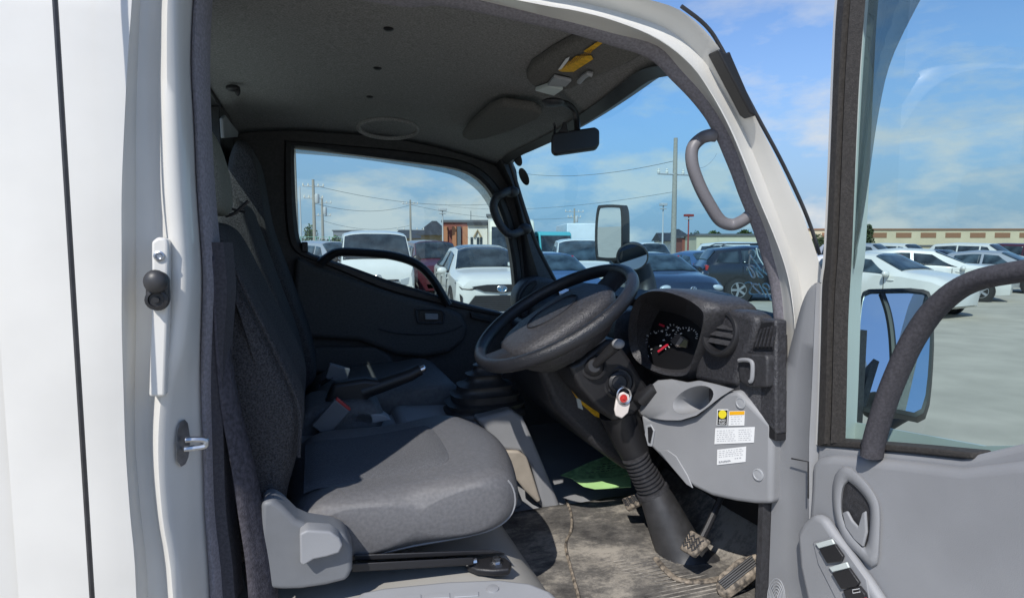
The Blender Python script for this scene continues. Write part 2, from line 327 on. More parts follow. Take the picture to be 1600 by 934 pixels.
# ---- rear wall with window
XW = -.27
yw0, yw1, zw0, zw1 = .35, 1.13, 1.66, 2.05
rw = MB()
rw.box((XW-.03, .04, FLOOR), (XW, FAR, zw0)).box((XW-.03, .04, zw1), (XW, FAR, 2.075)).box((XW-.03, .04, zw0), (XW, yw0, zw1)).box((XW-.03, yw1, zw0), (XW, FAR, zw1))
rw.build('rear_wall', M['doorlin'], truck)
fr = MB()
for a, b in (((XW-.035, yw0-.02, zw0-.02), (XW+.006, yw1+.02, zw0+.012)), ((XW-.035, yw0-.02, zw1-.012), (XW+.006, yw1+.02, zw1+.02)), ((XW-.035, yw0-.02, zw0+.012), (XW+.006, yw0+.012, zw1-.012)), ((XW-.035, yw1-.012, zw0+.012), (XW+.006, yw1+.02, zw1-.012))): fr.box(a, b)
rwg = grp('rear_window'); fr.build('window_rubber', M['rubber'], rwg, bevel=.004)
MB().add([(XW-.015, yw0, zw0), (XW-.015, yw1, zw0), (XW-.015, yw1, zw1), (XW-.015, yw0, zw1)], [(0,1,2,3)]).build('window_glass', M['glass_d'], rwg, smooth=False)
# light garnish at the upper rear corner
MB().slab([P(343,185,X=XW+.02), P(347,180,X=XW+.02), P(368,206,X=XW+.02), P(367,214,X=XW+.02), P(345,216,X=XW+.02)], (.01, 0, 0)).build('corner_garnish', M['trim'], truck, bevel=.003)
# ---- far side wall with the passenger window opening
win = [(455,232),(462,228),(540,236),(620,245),(700,256),(742,270),(770,297),(788,335),(799,375),(806,420),(809,470),(806,494),(780,489),(740,480),(700,470),(650,456),(600,441),(540,418),(500,404),(474,393),(462,372),(457,330),(455,280)]
otr = [(352,192),(450,196),(540,199),(620,204),(700,210),(755,220),(800,250),(812,300),(825,345),(838,395),(850,450),(850,520),(800,620),(750,640),(700,660),(640,670),(580,680),(520,690),(460,690),(360,640),(356,520),(354,400),(352,300)]
fp = Vector((0, -1, 0))
farw = MB().grid([[P(x, y, Y=FAR) for x, y in smoothpath([(a, b, 0) for a, b in otr], 3, True) for _ in (0,)] if False else [P(v.x, v.y, Y=FAR) for v in smoothpath([(a, b, 0) for a, b in otr], 3, True)],
                  [P(v.x, v.y, Y=FAR) for v in smoothpath([(a, b, 0) for a, b in win], 3, True)],
                  [P(v.x, v.y, Y=FAR)+Vector((0, .06, 0)) for v in smoothpath([(a, b, 0) for a, b in win], 3, True)]], closed=True)
far_door = grp('passenger_door')
farw.build('door_trim', M['doorlin'], far_door, sharp=50)
wl = [P(v.x, v.y, Y=FAR) for v in smoothpath([(a, b, 0) for a, b in win], 3, True)]
cw = sum(wl, Vector())/len(wl)
def shr(L, k, dy): return [p+Vector((((cw-p).normalized()*k).x, dy, ((cw-p).normalized()*k).z)) for p in L]
MB().grid([shr(wl, -.028, -.002), shr(wl, -.02, -.012), shr(wl, .0, -.014), shr(wl, .014, -.002), shr(wl, .014, .04)], closed=True).build('window_seal', M['rubber'], far_door)
g = [p+Vector((0, .03, 0)) for p in shr(wl, -.01, 0)]
MB().add(g, [tuple(range(len(g)))]).build('window_glass', M['glass_d'], far_door, smooth=False)
LATER = True
MB().add([(-.30, FAR+.1, .6), (1.0, FAR+.1, .6), (1.0, FAR+.1, 1.15), (-.3, FAR+.1, 1.45), ], [(0,1,2,3)]).build('door_skin', M['paint'], far_door, smooth=False, solid=.01)
MB().box((-.30, FAR+.002, FLOOR-.1), (1.1, FAR+.03, 1.2)).build('door_inner_panel', M['doorlin'], far_door)
# smoked rain visor outside the far window
vo = [(452,226),(540,231),(620,239),(700,249),(745,262),(775,290),(793,330),(803,370)]
vi = [(452,239),(540,246),(620,257),(690,269),(725,282),(752,305),(775,345),(797,386)]
vA = smoothpath([P(x, y, Y=FAR+.07) for x, y in vo], 4); vB = smoothpath([P(x, y, Y=FAR+.10) for x, y in vi], 4)
MB().grid([vA, vB]).build('rain_visor', M['visor'], far_door, solid=.002)
# raised armrest panel, handle, pocket line, seam
arm = [(462,400),(500,418),(560,440),(620,460),(690,478),(716,488),(727,508),(722,530),(700,548),(660,556),(620,552),(600,545),(560,530),(470,525),(458,470)]
MB().slab([P(x, y, Y=FAR-.004) for x, y in arm], (0, -.05, 0)).build('armrest_panel', M['doorlin'], far_door, bevel=.02, seg=4)
Yp = FAR-.056
MB().tube(smoothpath([P(x, y, Y=Yp) for x, y in ((650,487),(654,483),(686,484),(693,489),(692,501),(688,504),(657,504),(652,500))], 3, True)+[P(650,487,Y=Yp)], .006, 6).build('handle_bezel', M['dark'], far_door)
MB().slab([P(x, y, Y=Yp-.001) for x, y in ((655,486),(688,486),(689,501),(657,501))], (0, -.004, 0)).build('handle_recess', M['black'], far_door)
MB().slab([P(x, y, Y=Yp-.008) for x, y in ((663,489),(684,490),(684,499),(664,499))], (0, -.012, 0)).build('door_handle', M['trim'], far_door, bevel=.004)
MB().tube(smoothpath([P(x, y, Y=Yp) for x, y in ((592,513),(620,520),(670,522),(705,516),(722,508))], 5), .004, 6).build('trim_seam', M['dark'], far_door)
MB().slab([P(x, y, Y=FAR-.01) for x, y in ((470,540),(585,540),(606,552),(618,570),(610,578),(470,580))], (0, -.035, 0)).build('door_pocket', M['doorlin'], far_door, bevel=.012)
MB().slab([P(x, y, Y=FAR-.01) for x, y in ((733,487),(764,497),(768,504),(735,496))], (0, -.02, 0)).build('demister_vent', M['black'], far_door, bevel=.003)
MB().box(P(476,394,Y=FAR-.02)+Vector((-.012,-.0,0)), P(476,384,Y=FAR-.02)+Vector((.012, .025, .015))).build('lock_knob', M['black'], far_door, bevel=.005)
MB().tube(smoothpath([P(x, y, Y=FAR-.03) for x, y in ((500,412),(512,402),(530,394),(570,395),(615,400),(650,412),(675,435),(700,476))], 5), .029, 12, flat=.6).build('guard_bar', M['black'], far_door)
# ---- far A pillar and its grip
wsF = [(788,228),(796,252),(808,290),(822,335),(840,385),(868,440)]
wsFar = [P(x, y, Y=FAR-.06) for x, y in wsF]
ap = MB(); a0 = [(752,225),(778,262),(800,300),(812,345),(818,395),(822,445)]
mid = [P((a[0]+b[0])/2, (a[1]+b[1])/2, Y=FAR-.075) for a, b in zip(a0, wsF)]
ap.grid([smoothpath([P(x-6, y, Y=FAR+.02) for x, y in a0], 4), smoothpath([P(x, y, Y=FAR-.01) for x, y in a0], 4), smoothpath(mid, 4), smoothpath([P(x-4, y, Y=FAR-.07) for x, y in wsF], 4), smoothpath([p+Vector((.01, .02, 0)) for p in wsFar], 4)])
ap.build('pillar_trim', M['dark'], truck, sharp=50)
MB().tube(smoothpath(wsFar, 5), .009, 8).build('windshield_rubber', M['rubber'], truck)
gp = [(800,297),(786,302),(775,310),(771,325),(778,345),(788,360),(800,366),(822,358)]
MB().tube(smoothpath([P(x, y, Y=FAR-.13+(.05 if i in (0, 7) else 0)) for i, (x, y) in enumerate(gp)], 5), .017, 12).build('assist_grip', M['dark'], truck)
for x, y in ((800,300),(820,358)): MB().ell(P(x, y, Y=FAR-.09), .03, .03, .024).build('grip_mount', M['dark'], truck)
# ---- windshield
near_ws = [P(x, y, Y=.09) for x, y in ((1045,80),(1085,130),(1125,200),(1165,280),(1200,370),(1232,500))]
rows = []
for j in range(17):
    t = j/16; row = []
    for a, b in zip(near_ws, wsFar):
        p = a.lerp(b, t); p.x += .085*math.sin(math.pi*t)**.8 if 0 < t < 1 else 0; row.append(p)
    rows.append(smoothpath(row, 4))
ws = MB().grid(rows).build('windshield', M['glass'], truck, sharp=80)
def on_ws(px, py, off=-.004):        # the point of the windshield surface under a picture point
    best = None
    rd_ = (FW*F + RT*(px-800) + UP*(467-py)).normalized()
    for r in rows:
        for p in r:
            v = p-CAM; dd = (v-rd_*v.dot(rd_)).length
            if best is None or dd < best[0]: best = (dd, p)
    p = best[1]; n_ = Vector((1, .12, .45)).normalized()
    return P(px, py, pl=(p+n_*off, n_)), n_
for px, py in ((808,246),(819,276)):
    c, n_ = on_ws(px, py, -.006); MB().lathe(c, -n_, [(.037, 0), (.037, .002)], 24).build('round_sticker', M['dark'], truck)
# chalk-marker writing on the outside of the glass, seen mirrored from inside
strokes = [[(1170,396),(1172,391),(1178,391),(1180,398),(1176,404),(1172,398)],[(1172,400),(1170,413)],[(1175,403),(1184,415),(1188,422)],[(1182,388),(1184,400),(1192,414)],[(1186,389),(1190,398)],
 [(1167,417),(1171,425),(1175,433),(1179,433),(1178,427),(1174,421),(1170,417),(1175,415),(1180,420),(1183,428),(1186,433),(1192,433),(1186,426),(1181,419),(1186,418)],[(1189,421),(1196,427)],[(1195,415),(1192,423),(1200,430)],
 [(1164,443),(1170,441),(1175,444),(1172,452),(1171,458),(1178,460),(1190,459)],[(1184,445),(1177,444),(1177,448),(1184,455),(1188,459)],[(1185,443),(1191,454),(1197,465)],[(1203,450),(1199,444),(1193,444),(1192,448),(1199,453),(1203,452)],[(1196,450),(1201,462),(1205,469)]]
wm = MB()
for s in strokes:
    wm.tube(smoothpath([on_ws(x, y, .004)[0] for x, y in s], 3), .0019, 5)
wm.build('marker_writing', M['chalk'], truck, label='pale handwritten mirrored numbers ending in 9/25')
# windshield bottom frame & wiper-side black trim
MB().grid([[r[-1]+Vector((-.05, 0, -.02)) for r in rows], [r[-1]+Vector((.0, 0, .008)) for r in rows], [r[-1]+Vector((.06, 0, -.02)) for r in rows], [r[-1]+Vector((.12, 0, -.35)) for r in rows]]).build('cowl', M['black'], truck)
MB().grid([[r[-1]+Vector((.12, 0, -.06)) for r in rows], [r[-1]+Vector((.2, 0, -.2)) for r in rows], [r[-1]+Vector((.2, 0, -.9)) for r in rows]]).build('front_panel', M['paint'], truck)
wp = [on_ws(x, y, .03)[0] for x, y in ((1133,480),(1160,484),(1205,497))]
MB().tube(wp, .006, 6).build('wiper', M['black'], truck)
c0 = [P(x, y, Y=.01) for x, y in ((1060,12),(1098,42),(1124,80),(1177,180),(1214,248),(1245,312),(1263,356),(1277,400))]
MB().tube(smoothpath([p+Vector((.006, .0, .003)) for p in c0], 5), .0038, 8).build('gutter_moulding', M['rubber'], truck)
MB().slab([P(x, y, Y=-.05) for x, y in ((1121,78),(1127,76),(1130,82),(1136,83),(1141,80),(1144,88),(1183,178),(1180,182),(1172,176))], (0, .03, 0)).build('drip_clip', M['black'], truck, bevel=.003)
# ---- near A pillar grab handle
gh = [(1118,212,.03),(1108,212,.035),(1095,217,.055),(1082,232,.06),(1082,258,.06),(1094,292,.06),(1110,322,.06),(1126,345,.06),(1144,351,.055),(1160,345,.04),(1172,336,.03)]
MB().tube(smoothpath([P(x, y, Y=Yv) for x, y, Yv in gh], 5), .0125, 14).build('grab_handle', mat('handle_plastic', (.17,.165,.18), .42, bump=.2, bscale=800), truck)
# ---- interior mirror
mg = grp('interior_mirror')
mm_ = P(899, 220, d=1.62); rx = (RT*1+FW*.25).normalized()
ms = [P(x, y, d=1.62+(x-899)*.0006) for x, y in ((866,207),(930,198),(937,203),(937,226),(932,232),(868,241),(862,236),(862,212))]
MB().slab(ms, FW*.03).build('mirror_back', M['mirror_black'], mg, bevel=.008)
MB().tube(smoothpath([P(902,203,d=1.63), P(901,188,d=1.64), P(896,172,d=1.63), P(884,162,d=1.60), P(872,161,d=1.56)], 5), .0085, 8).build('mirror_arm', M['black'], mg)
MB().ell(P(864,160,d=1.55), .03, .03, .010).build('mirror_mount', M['dark'], mg)
MB().tube(smoothpath([P(866,210,d=1.61), P(867,199,d=1.62), P(865,192,d=1.62)], 4), .003, 6).build('mirror_hook', M['black'], mg)
MB().slab([P(x, y, d=1.61) for x, y in ((872,206),(877,200),(880,191),(885,190),(887,202),(890,206))], FW*.015).build('mirror_clip', M['black'], mg, bevel=.002)
# ---- sun visors
vg = grp('sun_visor', label='driver sun visor with yellow and white labels')
def vz(px, py, z): return P(px, py, Z=z)
Vd = [(822,124),(830,108),(860,88),(920,56),(948,50),(1000,68),(1012,84),(985,100),(935,122),(895,140),(865,146),(832,136)]
def vis_z(x, y, o=0): 
    # plane of the visor: drops toward the windshield header
    p0 = Vector((.62, .6, 1.974-o)); return P(x, y, pl=(p0, Vector((.33, 0, 1)).normalized()))
MB().slab([vis_z(*q) for q in Vd], (0, 0, .026)).build('visor_panel', M['visorf'], vg, bevel=.009)
MB().slab([vis_z(x, y, .004) for x, y in ((873,110),(900,88),(924,87),(927,92),(896,112),(878,112))], (0, 0, -.001)).build('warning_label', M['yellow'], vg)
MB().slab([vis_z(x, y, .004) for x, y in ((912,80),(940,61),(946,61),(943,66),(920,83))], (0, 0, -.001)).build('warning_label', M['yellow'], vg)
MB().slab([vis_z(x, y, .0045) for x, y in ((872,109),(884,92),(890,89),(888,94),(877,108))], (0, 0, -.001)).build('label_edge', M['white'], vg)
tl = MB(); rnd = random.Random(3)
for k in range(9):
    for q in range(7):
        a = 880+k*5+q*1.2; b = 109-k*2.6-q*1.6+6
        if a < 925: tl.slab([vis_z(a, b-9, .0056), vis_z(a+2.6, b-10.6, .0056), vis_z(a+2.8, b-10.0, .0056), vis_z(a+.2, b-8.4, .0056)], (0, 0, -.0004))
tl.build('label_print', mat('brown_print', (.35,.18,.02), .5), vg)
MB().slab([vis_z(x, y, .004) for x, y in ((855,130),(866,116),(893,122),(884,131))], (0, 0, -.008)).build('lamp_base', M['trim_l'], vg, bevel=.002)
MB().slab([vis_z(x, y, .004) for x, y in ((836,136),(856,129),(880,134),(866,144))], (0, 0, -.010)).build('lamp_lens', M['pale'], vg, bevel=.002)
MB().tube([vis_z(x, y, .010) for x, y in ((905,128),(912,120),(920,115),(926,117))], .006, 8).build('visor_clip', M['trim_l'], vg)
vp = grp('sun_visor', label='plain passenger sun visor')
Vp = [(722,215),(735,198),(765,172),(785,165),(835,172),(848,180),(842,188),(800,206),(760,218),(735,221)]
MB().slab([P(x, y, pl=(Vector((.62, 1.1, 1.960)), Vector((.33, 0, 1)).normalized())) for x, y in Vp], (0, 0, .026)).build('visor_panel', M['visorf'], vp, bevel=.009)
# ================================================================ cab floor and fixed parts
fl = MB().box((-.3, .02, FLOOR-.06), (1.15, FAR+.1, FLOOR)); fl.build('cab_floor', M['trim'], truck)
MB().add([(1.08, .0, FLOOR), (1.08, FAR+.05, FLOOR), (1.02, FAR+.05, 1.35), (1.02, .0, 1.35)], [(0,1,2,3)]).build('firewall', M['black'], truck, smooth=False, solid=.01)
MB().box((.88, -.004, .55), (1.14, .01, 1.42)).build('kick_panel', M['dark'], truck)
# seat riser (sloping front) covered in grey vinyl
def prismY(poly, y0, y1):
    return MB().slab([Vector((x, y0, z)) for x, z in poly], (0, y1-y0, 0))
RZ = .955
prismY([(-.27, FLOOR), (-.27, RZ), (.30, RZ), (.37, RZ-.015), (.43, RZ-.06), (.50, FLOOR)], .05, .66).build('seat_riser', M['riser'], truck, bevel=.02, seg=4)
prismY([(-.27, FLOOR), (-.27, RZ), (.26, RZ), (.42, FLOOR)], .86, FAR).build('passenger_riser', M['trim'], truck, bevel=.02)
# sill with scuff plate
sl = [(560,923),(600,915),(700,905),(780,902),(830,908),(862,921),(880,940),(888,962),(545,962)]
sp = grp('door_sill')
MB().slab([P(x, y, Z=.968) for x, y in sl], (0, 0, -.06)).build('sill_plate', M['trim_l'], sp, bevel=.012, seg=4)
MB().lathe(P(770, 920, Z=.968), (0, -.1, 1), [(.012, 0), (.011, .003), (.004, .004)], 14).build('sill_screw', M['trim'], sp)
for x in (620, 665, 710): MB().slab([P(x, 931-(x-620)*.05, Z=.968), P(x+38, 929-(x-620)*.05, Z=.968), P(x+38, 936-(x-620)*.05, Z=.968), P(x, 938-(x-620)*.05, Z=.968)], (0, 0, .002)).build('sill_rib', M['trim_l'], sp, bevel=.001)
MB().box((-.3, -.06, .3), (.99, .045, FLOOR-.01)).build('step_body', M['paint'], truck)
# ---- console between the seats, gear boot, hand brake
con = grp('centre_console')
MB().hexa([Vector(v) for v in ((.22,.70,FLOOR),(.60,.68,FLOOR),(.62,.93,FLOOR),(.22,.93,FLOOR))], [Vector(v) for v in ((.22,.70,1.10),(.46,.68,1.085),(.47,.93,1.085),(.22,.93,1.10))]).build('console_box', M['trim'], con, bevel=.03, seg=4)
cs = [(744,655),(800,640),(818,652),(835,690),(858,745),(878,795),(875,812),(858,815),(842,775),(832,730),(815,706),(785,703)]
MB().slab([P(x, y, Y=.665) for x, y in cs], (0, .2, 0)).build('console_side', M['trim'], con, bevel=.012, seg=4)
MB().slab([P(x, y, Y=.655) for x, y in ((785,704),(812,705),(824,714),(834,745),(846,782),(840,786),(820,766),(800,740))], (0, .02, 0)).build('console_cover', mat('beige_plastic', (.33,.29,.24), .7, var=.1), con, bevel=.006)
MB().hexa([Vector(v) for v in ((-.25,.64,FLOOR),(.30,.64,FLOOR),(.30,.9,FLOOR),(-.25,.9,FLOOR))], [Vector(v) for v in ((-.25,.64,1.10),(.28,.64,1.075),(.28,.9,1.075),(-.25,.9,1.10))]).build('console_tray', M['trim'], con, bevel=.02)
gb = grp('gear_boot'); bc = P(757, 640, Y=.80); bz = bc.z
prof = [(.118, -.01), (.120, .008), (.110, .014), (.113, .020), (.117, .030), (.098, .036), (.100, .050), (.103, .058), (.084, .062), (.080, .078), (.083, .085), (.060, .092), (.052, .100), (.05,.112), (.056,.118), (.036, .124), (.030, .140), (.034, .145), (.022, .150)]
def sqring(c, r, h, tilt=0, nn=32):
    out = []
    for k in range(nn):
        a = 2*math.pi*k/nn; ca, sa = math.cos(a), math.sin(a); q = (abs(ca)**3.2+abs(sa)**3.2)**(-1/3.2)
        out.append(c+Vector((ca*q*r*1.05, sa*q*r*.8, h)))
    return out
MB().loop([sqring(Vector((bc.x, .80, bz)), r, h) for r, h in prof]).build('boot_bellows', M['rubber'], gb, sharp=70)
hb = grp('hand_brake')
MB().tube([P(565,612,Y=.76), P(600,600,Y=.76), P(640,586,Y=.76), P(657,577,Y=.76)], [.024, .022, .019, .017], 12).build('brake_lever', M['black'], hb)
MB().lathe(P(656,578,Y=.76), P(672,571,Y=.76)-P(656,578,Y=.76), [(.010, 0), (.010, .015), (.007, .018)], 10).build('release_button', M['chrome'], hb)
MB().slab([P(x, y, Y=.74) for x, y in ((500,650),(520,600),(570,592),(620,598),(590,612),(570,630),(560,655))], (0, .05, 0)).build('lever_boot', M['black'], hb, bevel=.012)
MB().slab([P(x, y, Y=.70) for x, y in ((540,648),(565,644),(600,648),(612,656),(580,662),(548,660))], (0, .06, 0)).build('console_tray_slot', M['trim_l'], con, bevel=.004)
# ---- seats
def seat_box(name, x0, x1, y0, y1, z0, z1, m, parent, lean=0.0, crown=.02, r=.06, nose=0.0, sub=None):
    """rounded upholstered block: a superellipse section across Y swept along the block"""
    rings = []; K = 18; cy = (y0+y1)/2; hy = (y1-y0)/2
    for i in range(K+1):
        t = i/K; e = 1-abs(2*t-1)**6; k = max(.02, e)**.35
        rings.append((t, k))
    b = MB(); rr = []
    for t, k in rings:
        z = z0+(z1-z0)*t; row = []
        for q in range(40):
            a = 2*math.pi*q/40; ca, sa = math.cos(a), math.sin(a); s = (abs(ca)**5+abs(sa)**5)**(-1/5)
            hx = (x1-x0)/2; X_ = (x0+x1)/2+ca*s*(hx-r*(1-k))+lean*t
            Y_ = cy+sa*s*(hy-r*(1-k)*.9)
            row.append(Vector((X_, Y_, z)))
        rr.append(row)
    return b.loop(rr).build(name, m, parent, sharp=80)
ds = grp('driver_seat')
# cushion: side outline on the near side, swept across Y with rounded edges
cush = [(425,778),(452,788),(500,765),(560,748),(640,722),(700,706),(745,699),(775,706),(797,728),(806,760),(800,800),(780,832),(745,850),(700,861),(640,867),(590,870),(560,872),(500,850),(440,830)]

def side_loft(pts, ys, scl, name, m, parent, zoff=None, steps=4, sharp=75, rot=None):
    prof = smoothpath(pts, steps, True); c = sum(prof, Vector())/len(prof); rings = []
    for k, (y, s) in enumerate(zip(ys, scl)):
        sx, sz = s if isinstance(s, tuple) else (s, s); dz = zoff[k] if zoff else 0
        rings.append([Vector((c.x+(p.x-c.x)*sx, y, c.z+(p.z-c.z)*sz+dz)) for p in prof])
    return MB().loop(rings).build(name, m, parent, sharp=sharp)
def shp(w, r, n=5):                       # y stations and insets for a pillow edge
    return [(r*(1-math.cos(math.pi/2*i/n)), r*(1-math.sin(math.pi/2*i/n))) for i in range(n+1)]
def pillow(outline, y0, y1, r, name, m, parent, crown=.0, steps=4, squash=(1, 1), prof_fn=None):
    prof = smoothpath(outline, steps, True); c = sum(prof, Vector())/len(prof); rings = []
    ext = max((p-c).length for p in prof); st = []
    for i in range(7):
        a = math.pi/2*i/6; st.append((y0+r*(1-math.cos(a)), r*(1-math.sin(a))))
    for i in range(1, 12):
        st.append((y0+r+(y1-y0-2*r)*i/12, -crown*math.sin(math.pi*i/12)))
    for i in range(7):
        a = math.pi/2*(6-i)/6; st.append((y1-r*(1-math.cos(a)), r*(1-math.sin(a))))
    for y, ins in st:
        ring = []
        for p in prof:
            v = p-c; L = Vector((v.x, 0, v.z)).length; k = max(.05, (L-ins)/L)
            q = Vector((c.x+v.x*k, y, c.z+v.z*k))
            if prof_fn: q = prof_fn(q, (y-y0)/(y1-y0))
            ring.append(q)
        rings.append(ring)
    return MB().loop(rings).build(name, m, parent, sharp=80)
W = lambda x, z: Vector((x, 0, z))
c_out = [(-.07,1.0),(-.06,1.08),(-.01,1.122),(.08,1.13),(.18,1.13),(.27,1.138),(.33,1.14),(.372,1.122),(.388,1.08),(.375,1.042),(.33,1.018),(.24,1.008),(.1,1.002),(-.02,1.0)]
def cush_fn(q, t):
    s = math.sin(math.pi*t)
    if q.z > 1.08: q.z += .012*s*max(0, min(1, (q.x-.1)/.2))-.012*s**2*max(0, min(1, (.25-q.x)/.2))
    q.x += .045*s*max(0, min(1, (q.x-.15)/.2))
    return q
pillow([W(*p) for p in c_out], .13, .63, .05, 'seat_cushion', M['vinyl'], ds, prof_fn=cush_fn)
# centre insert of woven fabric slightly proud of the vinyl
ins = MB(); rows_ = []
for i in range(15):
    t = i/14; x = -.03+.31*t; row = []
    for j in range(13):
        u = j/12; y = .225+.31*u; s = math.sin(math.pi*(y-.13)/.50); zt = 1.1315+.008*max(0, min(1, (x-.18)/.12))+.012*s*max(0, min(1, (x-.1)/.2))-.012*s**2*max(0, min(1, (.25-x)/.2)) 
        row.append(Vector((x, y, zt+.004-.008*(abs(2*u-1)**10)-.008*(abs(2*t-1)**14))))
    rows_.append(row)
ins.grid(rows_).build('cushion_insert', M['insert'], ds, sharp=80)
def seam(pts, r=.0022, m=None, name='seam', parent=None): return MB().tube(smoothpath(pts, 4), r, 6).build(name, m or M['vinyl'], parent or ds)
def piping(outline, y0, r, a, i0, i1, fn, rad=.002, parent=None, steps=4, y1=.63):
    prof = smoothpath(outline, steps, True); c = sum(prof, Vector())/len(prof); y = y0+r*(1-math.cos(a)); ins = r*(1-math.sin(a)); pts = []
    for p in prof[int(i0*steps):int(i1*steps)+1]:
        v = p-c; L_ = v.length; k = (L_-ins+.0005)/L_; pts.append(fn(Vector((c.x+v.x*k, y-.0006, c.z+v.z*k)), (y-y0)/(y1-y0)))
    MB().tube(pts, rad, 6).build('piping', M['trim'], parent)
piping([W(*p) for p in c_out], .13, .05, R(55), 7.2, 13, cush_fn, parent=ds)

# backrest, leaning to the rear
b_out = [(-.08,1.07),(-.06,1.15),(-.04,1.22),(-.028,1.29),(-.038,1.35),(-.10,1.49),(-.15,1.61),(-.175,1.645),(-.205,1.65),(-.24,1.61),(-.255,1.4),(-.25,1.2),(-.22,1.05),(-.15,1.02)]
def back_fn(q, t):
    s = math.sin(math.pi*t)
    if q.x > -.16+(1.4-q.z)*.33: q.x += .012*s-.02*s**4
    if q.z > 1.5: 
        q.y = .365+(q.y-.365)*(1-.22*min(1, (q.z-1.5)/.15))
    return q
pillow([W(*p) for p in b_out], .13, .61, .045, 'backrest', M['fabric'], ds, prof_fn=back_fn)
seam([Vector((x, .118+.02, z)) for x, z in ((-.148,1.61),(-.112,1.52),(-.062,1.40),(-.032,1.31),(-.034,1.22))], .0035, M['fabric'])
pillow([W(*p) for p in ((-.235,1.68),(-.175,1.67),(-.165,1.73),(-.185,1.82),(-.215,1.86),(-.245,1.82),(-.25,1.72))], .27, .50, .03, 'headrest', M['fabric_lit'], ds)
for yy in (.33, .44): MB().tube([(-.205,yy,1.60), (-.21,yy,1.70)], .006, 8).build('headrest_post', M['zinc'], ds)
# side cover with recliner lever
sc = [(408,785),(425,780),(440,790),(462,812),(480,820),(520,826),(540,835),(551,858),(551,890),(543,907),(510,915),(470,921),(440,922),(415,920),(405,860)]
MB().slab([P(x, y, Y=.065) for x, y in sc], (0, .06, 0)).build('recliner_cover', M['cover'], ds, bevel=.018, seg=5)
lv = [(468,834),(480,828),(515,830),(530,840),(536,852),(530,864),(510,870),(490,874),(474,884),(469,880)]
MB().slab([P(x, y, Y=.04) for x, y in lv], (0, .035, 0)).build('recliner_lever', M['trim'], ds, bevel=.010, seg=4)
MB().hexa([P(552,876,Y=.12), P(790,864,Y=.12), P(790,864,Y=.6), P(552,876,Y=.6)], [P(552,866,Y=.12), P(770,858,Y=.12), P(770,858,Y=.6), P(552,866,Y=.6)]).build('seat_pan', M['black'], ds, bevel=.003)
MB().hexa([P(550,893,Y=.10), P(740,882,Y=.10), P(740,882,Y=.17), P(550,893,Y=.17)], [P(550,880,Y=.10), P(740,870,Y=.10), P(740,870,Y=.17), P(550,880,Y=.17)]).build('seat_rail', M['black'], ds, bevel=.002)
MB().slab([P(x, y, Z=RZ+.02) for x, y in ((727,876),(745,872),(770,868),(790,870),(800,878),(796,888),(770,890),(745,888),(730,882))], (0, 0, -.014)).build('rail_bracket', M['black'], ds, bevel=.004)
MB().lathe(P(776, 879, Z=RZ+.02), (0, 0, 1), [(.014, 0), (.014, .003), (.009, .004), (.009, .011), (.006, .012)], 6).build('rail_bolt', M['chrome'], ds)
MB().tube([P(728,879,Z=RZ+.022), P(745,876,Z=RZ+.024)], .006, 8).build('release_bar', M['chrome'], ds)
# passenger bench with tall head rest
ps = grp('passenger_seat')
pillow([W(*p) for p in ((-.05,1.01),(.0,1.115),(.12,1.14),(.28,1.148),(.40,1.158),(.455,1.125),(.44,1.065),(.38,1.02),(.1,1.0))], .92, 1.42, .05, 'seat_cushion', M['vinyl_d'], ps)
pillow([W(*p) for p in ((-.02,1.14),(.0,1.2),(-.03,1.34),(-.08,1.5),(-.13,1.66),(-.15,1.78),(-.165,1.88),(-.19,1.93),(-.225,1.92),(-.25,1.8),(-.24,1.5),(-.2,1.2),(-.12,1.08))], 1.06, 1.44, .05, 'backrest', M['fabric'], ps)
ms_ = grp('middle_seat')
pillow([W(*p) for p in ((-.06,1.14),(-.03,1.2),(-.05,1.34),(-.10,1.5),(-.15,1.66),(-.175,1.72),(-.21,1.72),(-.25,1.65),(-.25,1.5),(-.22,1.2),(-.14,1.08))], .66, 1.04, .05, 'backrest', M['fabric'], ms_)
pillow([W(*p) for p in ((-.08,1.05),(-.04,1.15),(.06,1.17),(.14,1.165),(.18,1.13),(.16,1.08),(.02,1.05))], .70, .93, .035, 'seat_cushion', M['vinyl_d'], ms_)
# belts
def strap(pts, w, wdir, name, m, parent, th=.003):
    pts = smoothpath(pts, 6); b = MB(); rows_ = []
    wv = [Vector(w_) for w_ in wdir] if isinstance(wdir, list) else [Vector(wdir)]*len(pts)
    if len(wv) != len(pts): wv = [wv[0].lerp(wv[-1], i/(len(pts)-1)) for i in range(len(pts))]
    for p, v in zip(pts, wv):
        v = v.normalized()*w/2; rows_.append([p-v, p-v*.5, p, p+v*.5, p+v])
    return b.grid(rows_).build(name, m, parent, solid=th)
db = grp('seat_belt', label='driver seat belt hanging down beside the door opening')
e0 = [(343,480),(344,530),(350,600),(358,680),(372,760),(388,850),(402,960)]
e1 = [(352,470),(368,530),(378,600),(391,680),(410,760),(428,860),(440,960)]
e0 = [(333,400),(334,480),(338,560),(346,640),(360,720),(372,800),(384,880),(392,980)]
e1 = [(345,400),(352,480),(362,560),(376,640),(396,720),(412,800),(428,880),(440,980)]
L0 = smoothpath([P(x, y, Y=.035) for x, y in e0], 5); L1 = smoothpath([P(x, y, Y=.075) for x, y in e1], 5)
MB().grid([L0, [a.lerp(b, .33)+Vector((0, -.003, 0)) for a, b in zip(L0, L1)], [a.lerp(b, .66)+Vector((0, -.003, 0)) for a, b in zip(L0, L1)], L1]).build('webbing', M['belt'], db, solid=.0025)
bk = grp('belt_buckle'); bd = (P(536,632,Y=.66)-P(500,672,Y=.66)).normalized(); bs = bd.cross(Vector((0, 1, 0))).normalized()
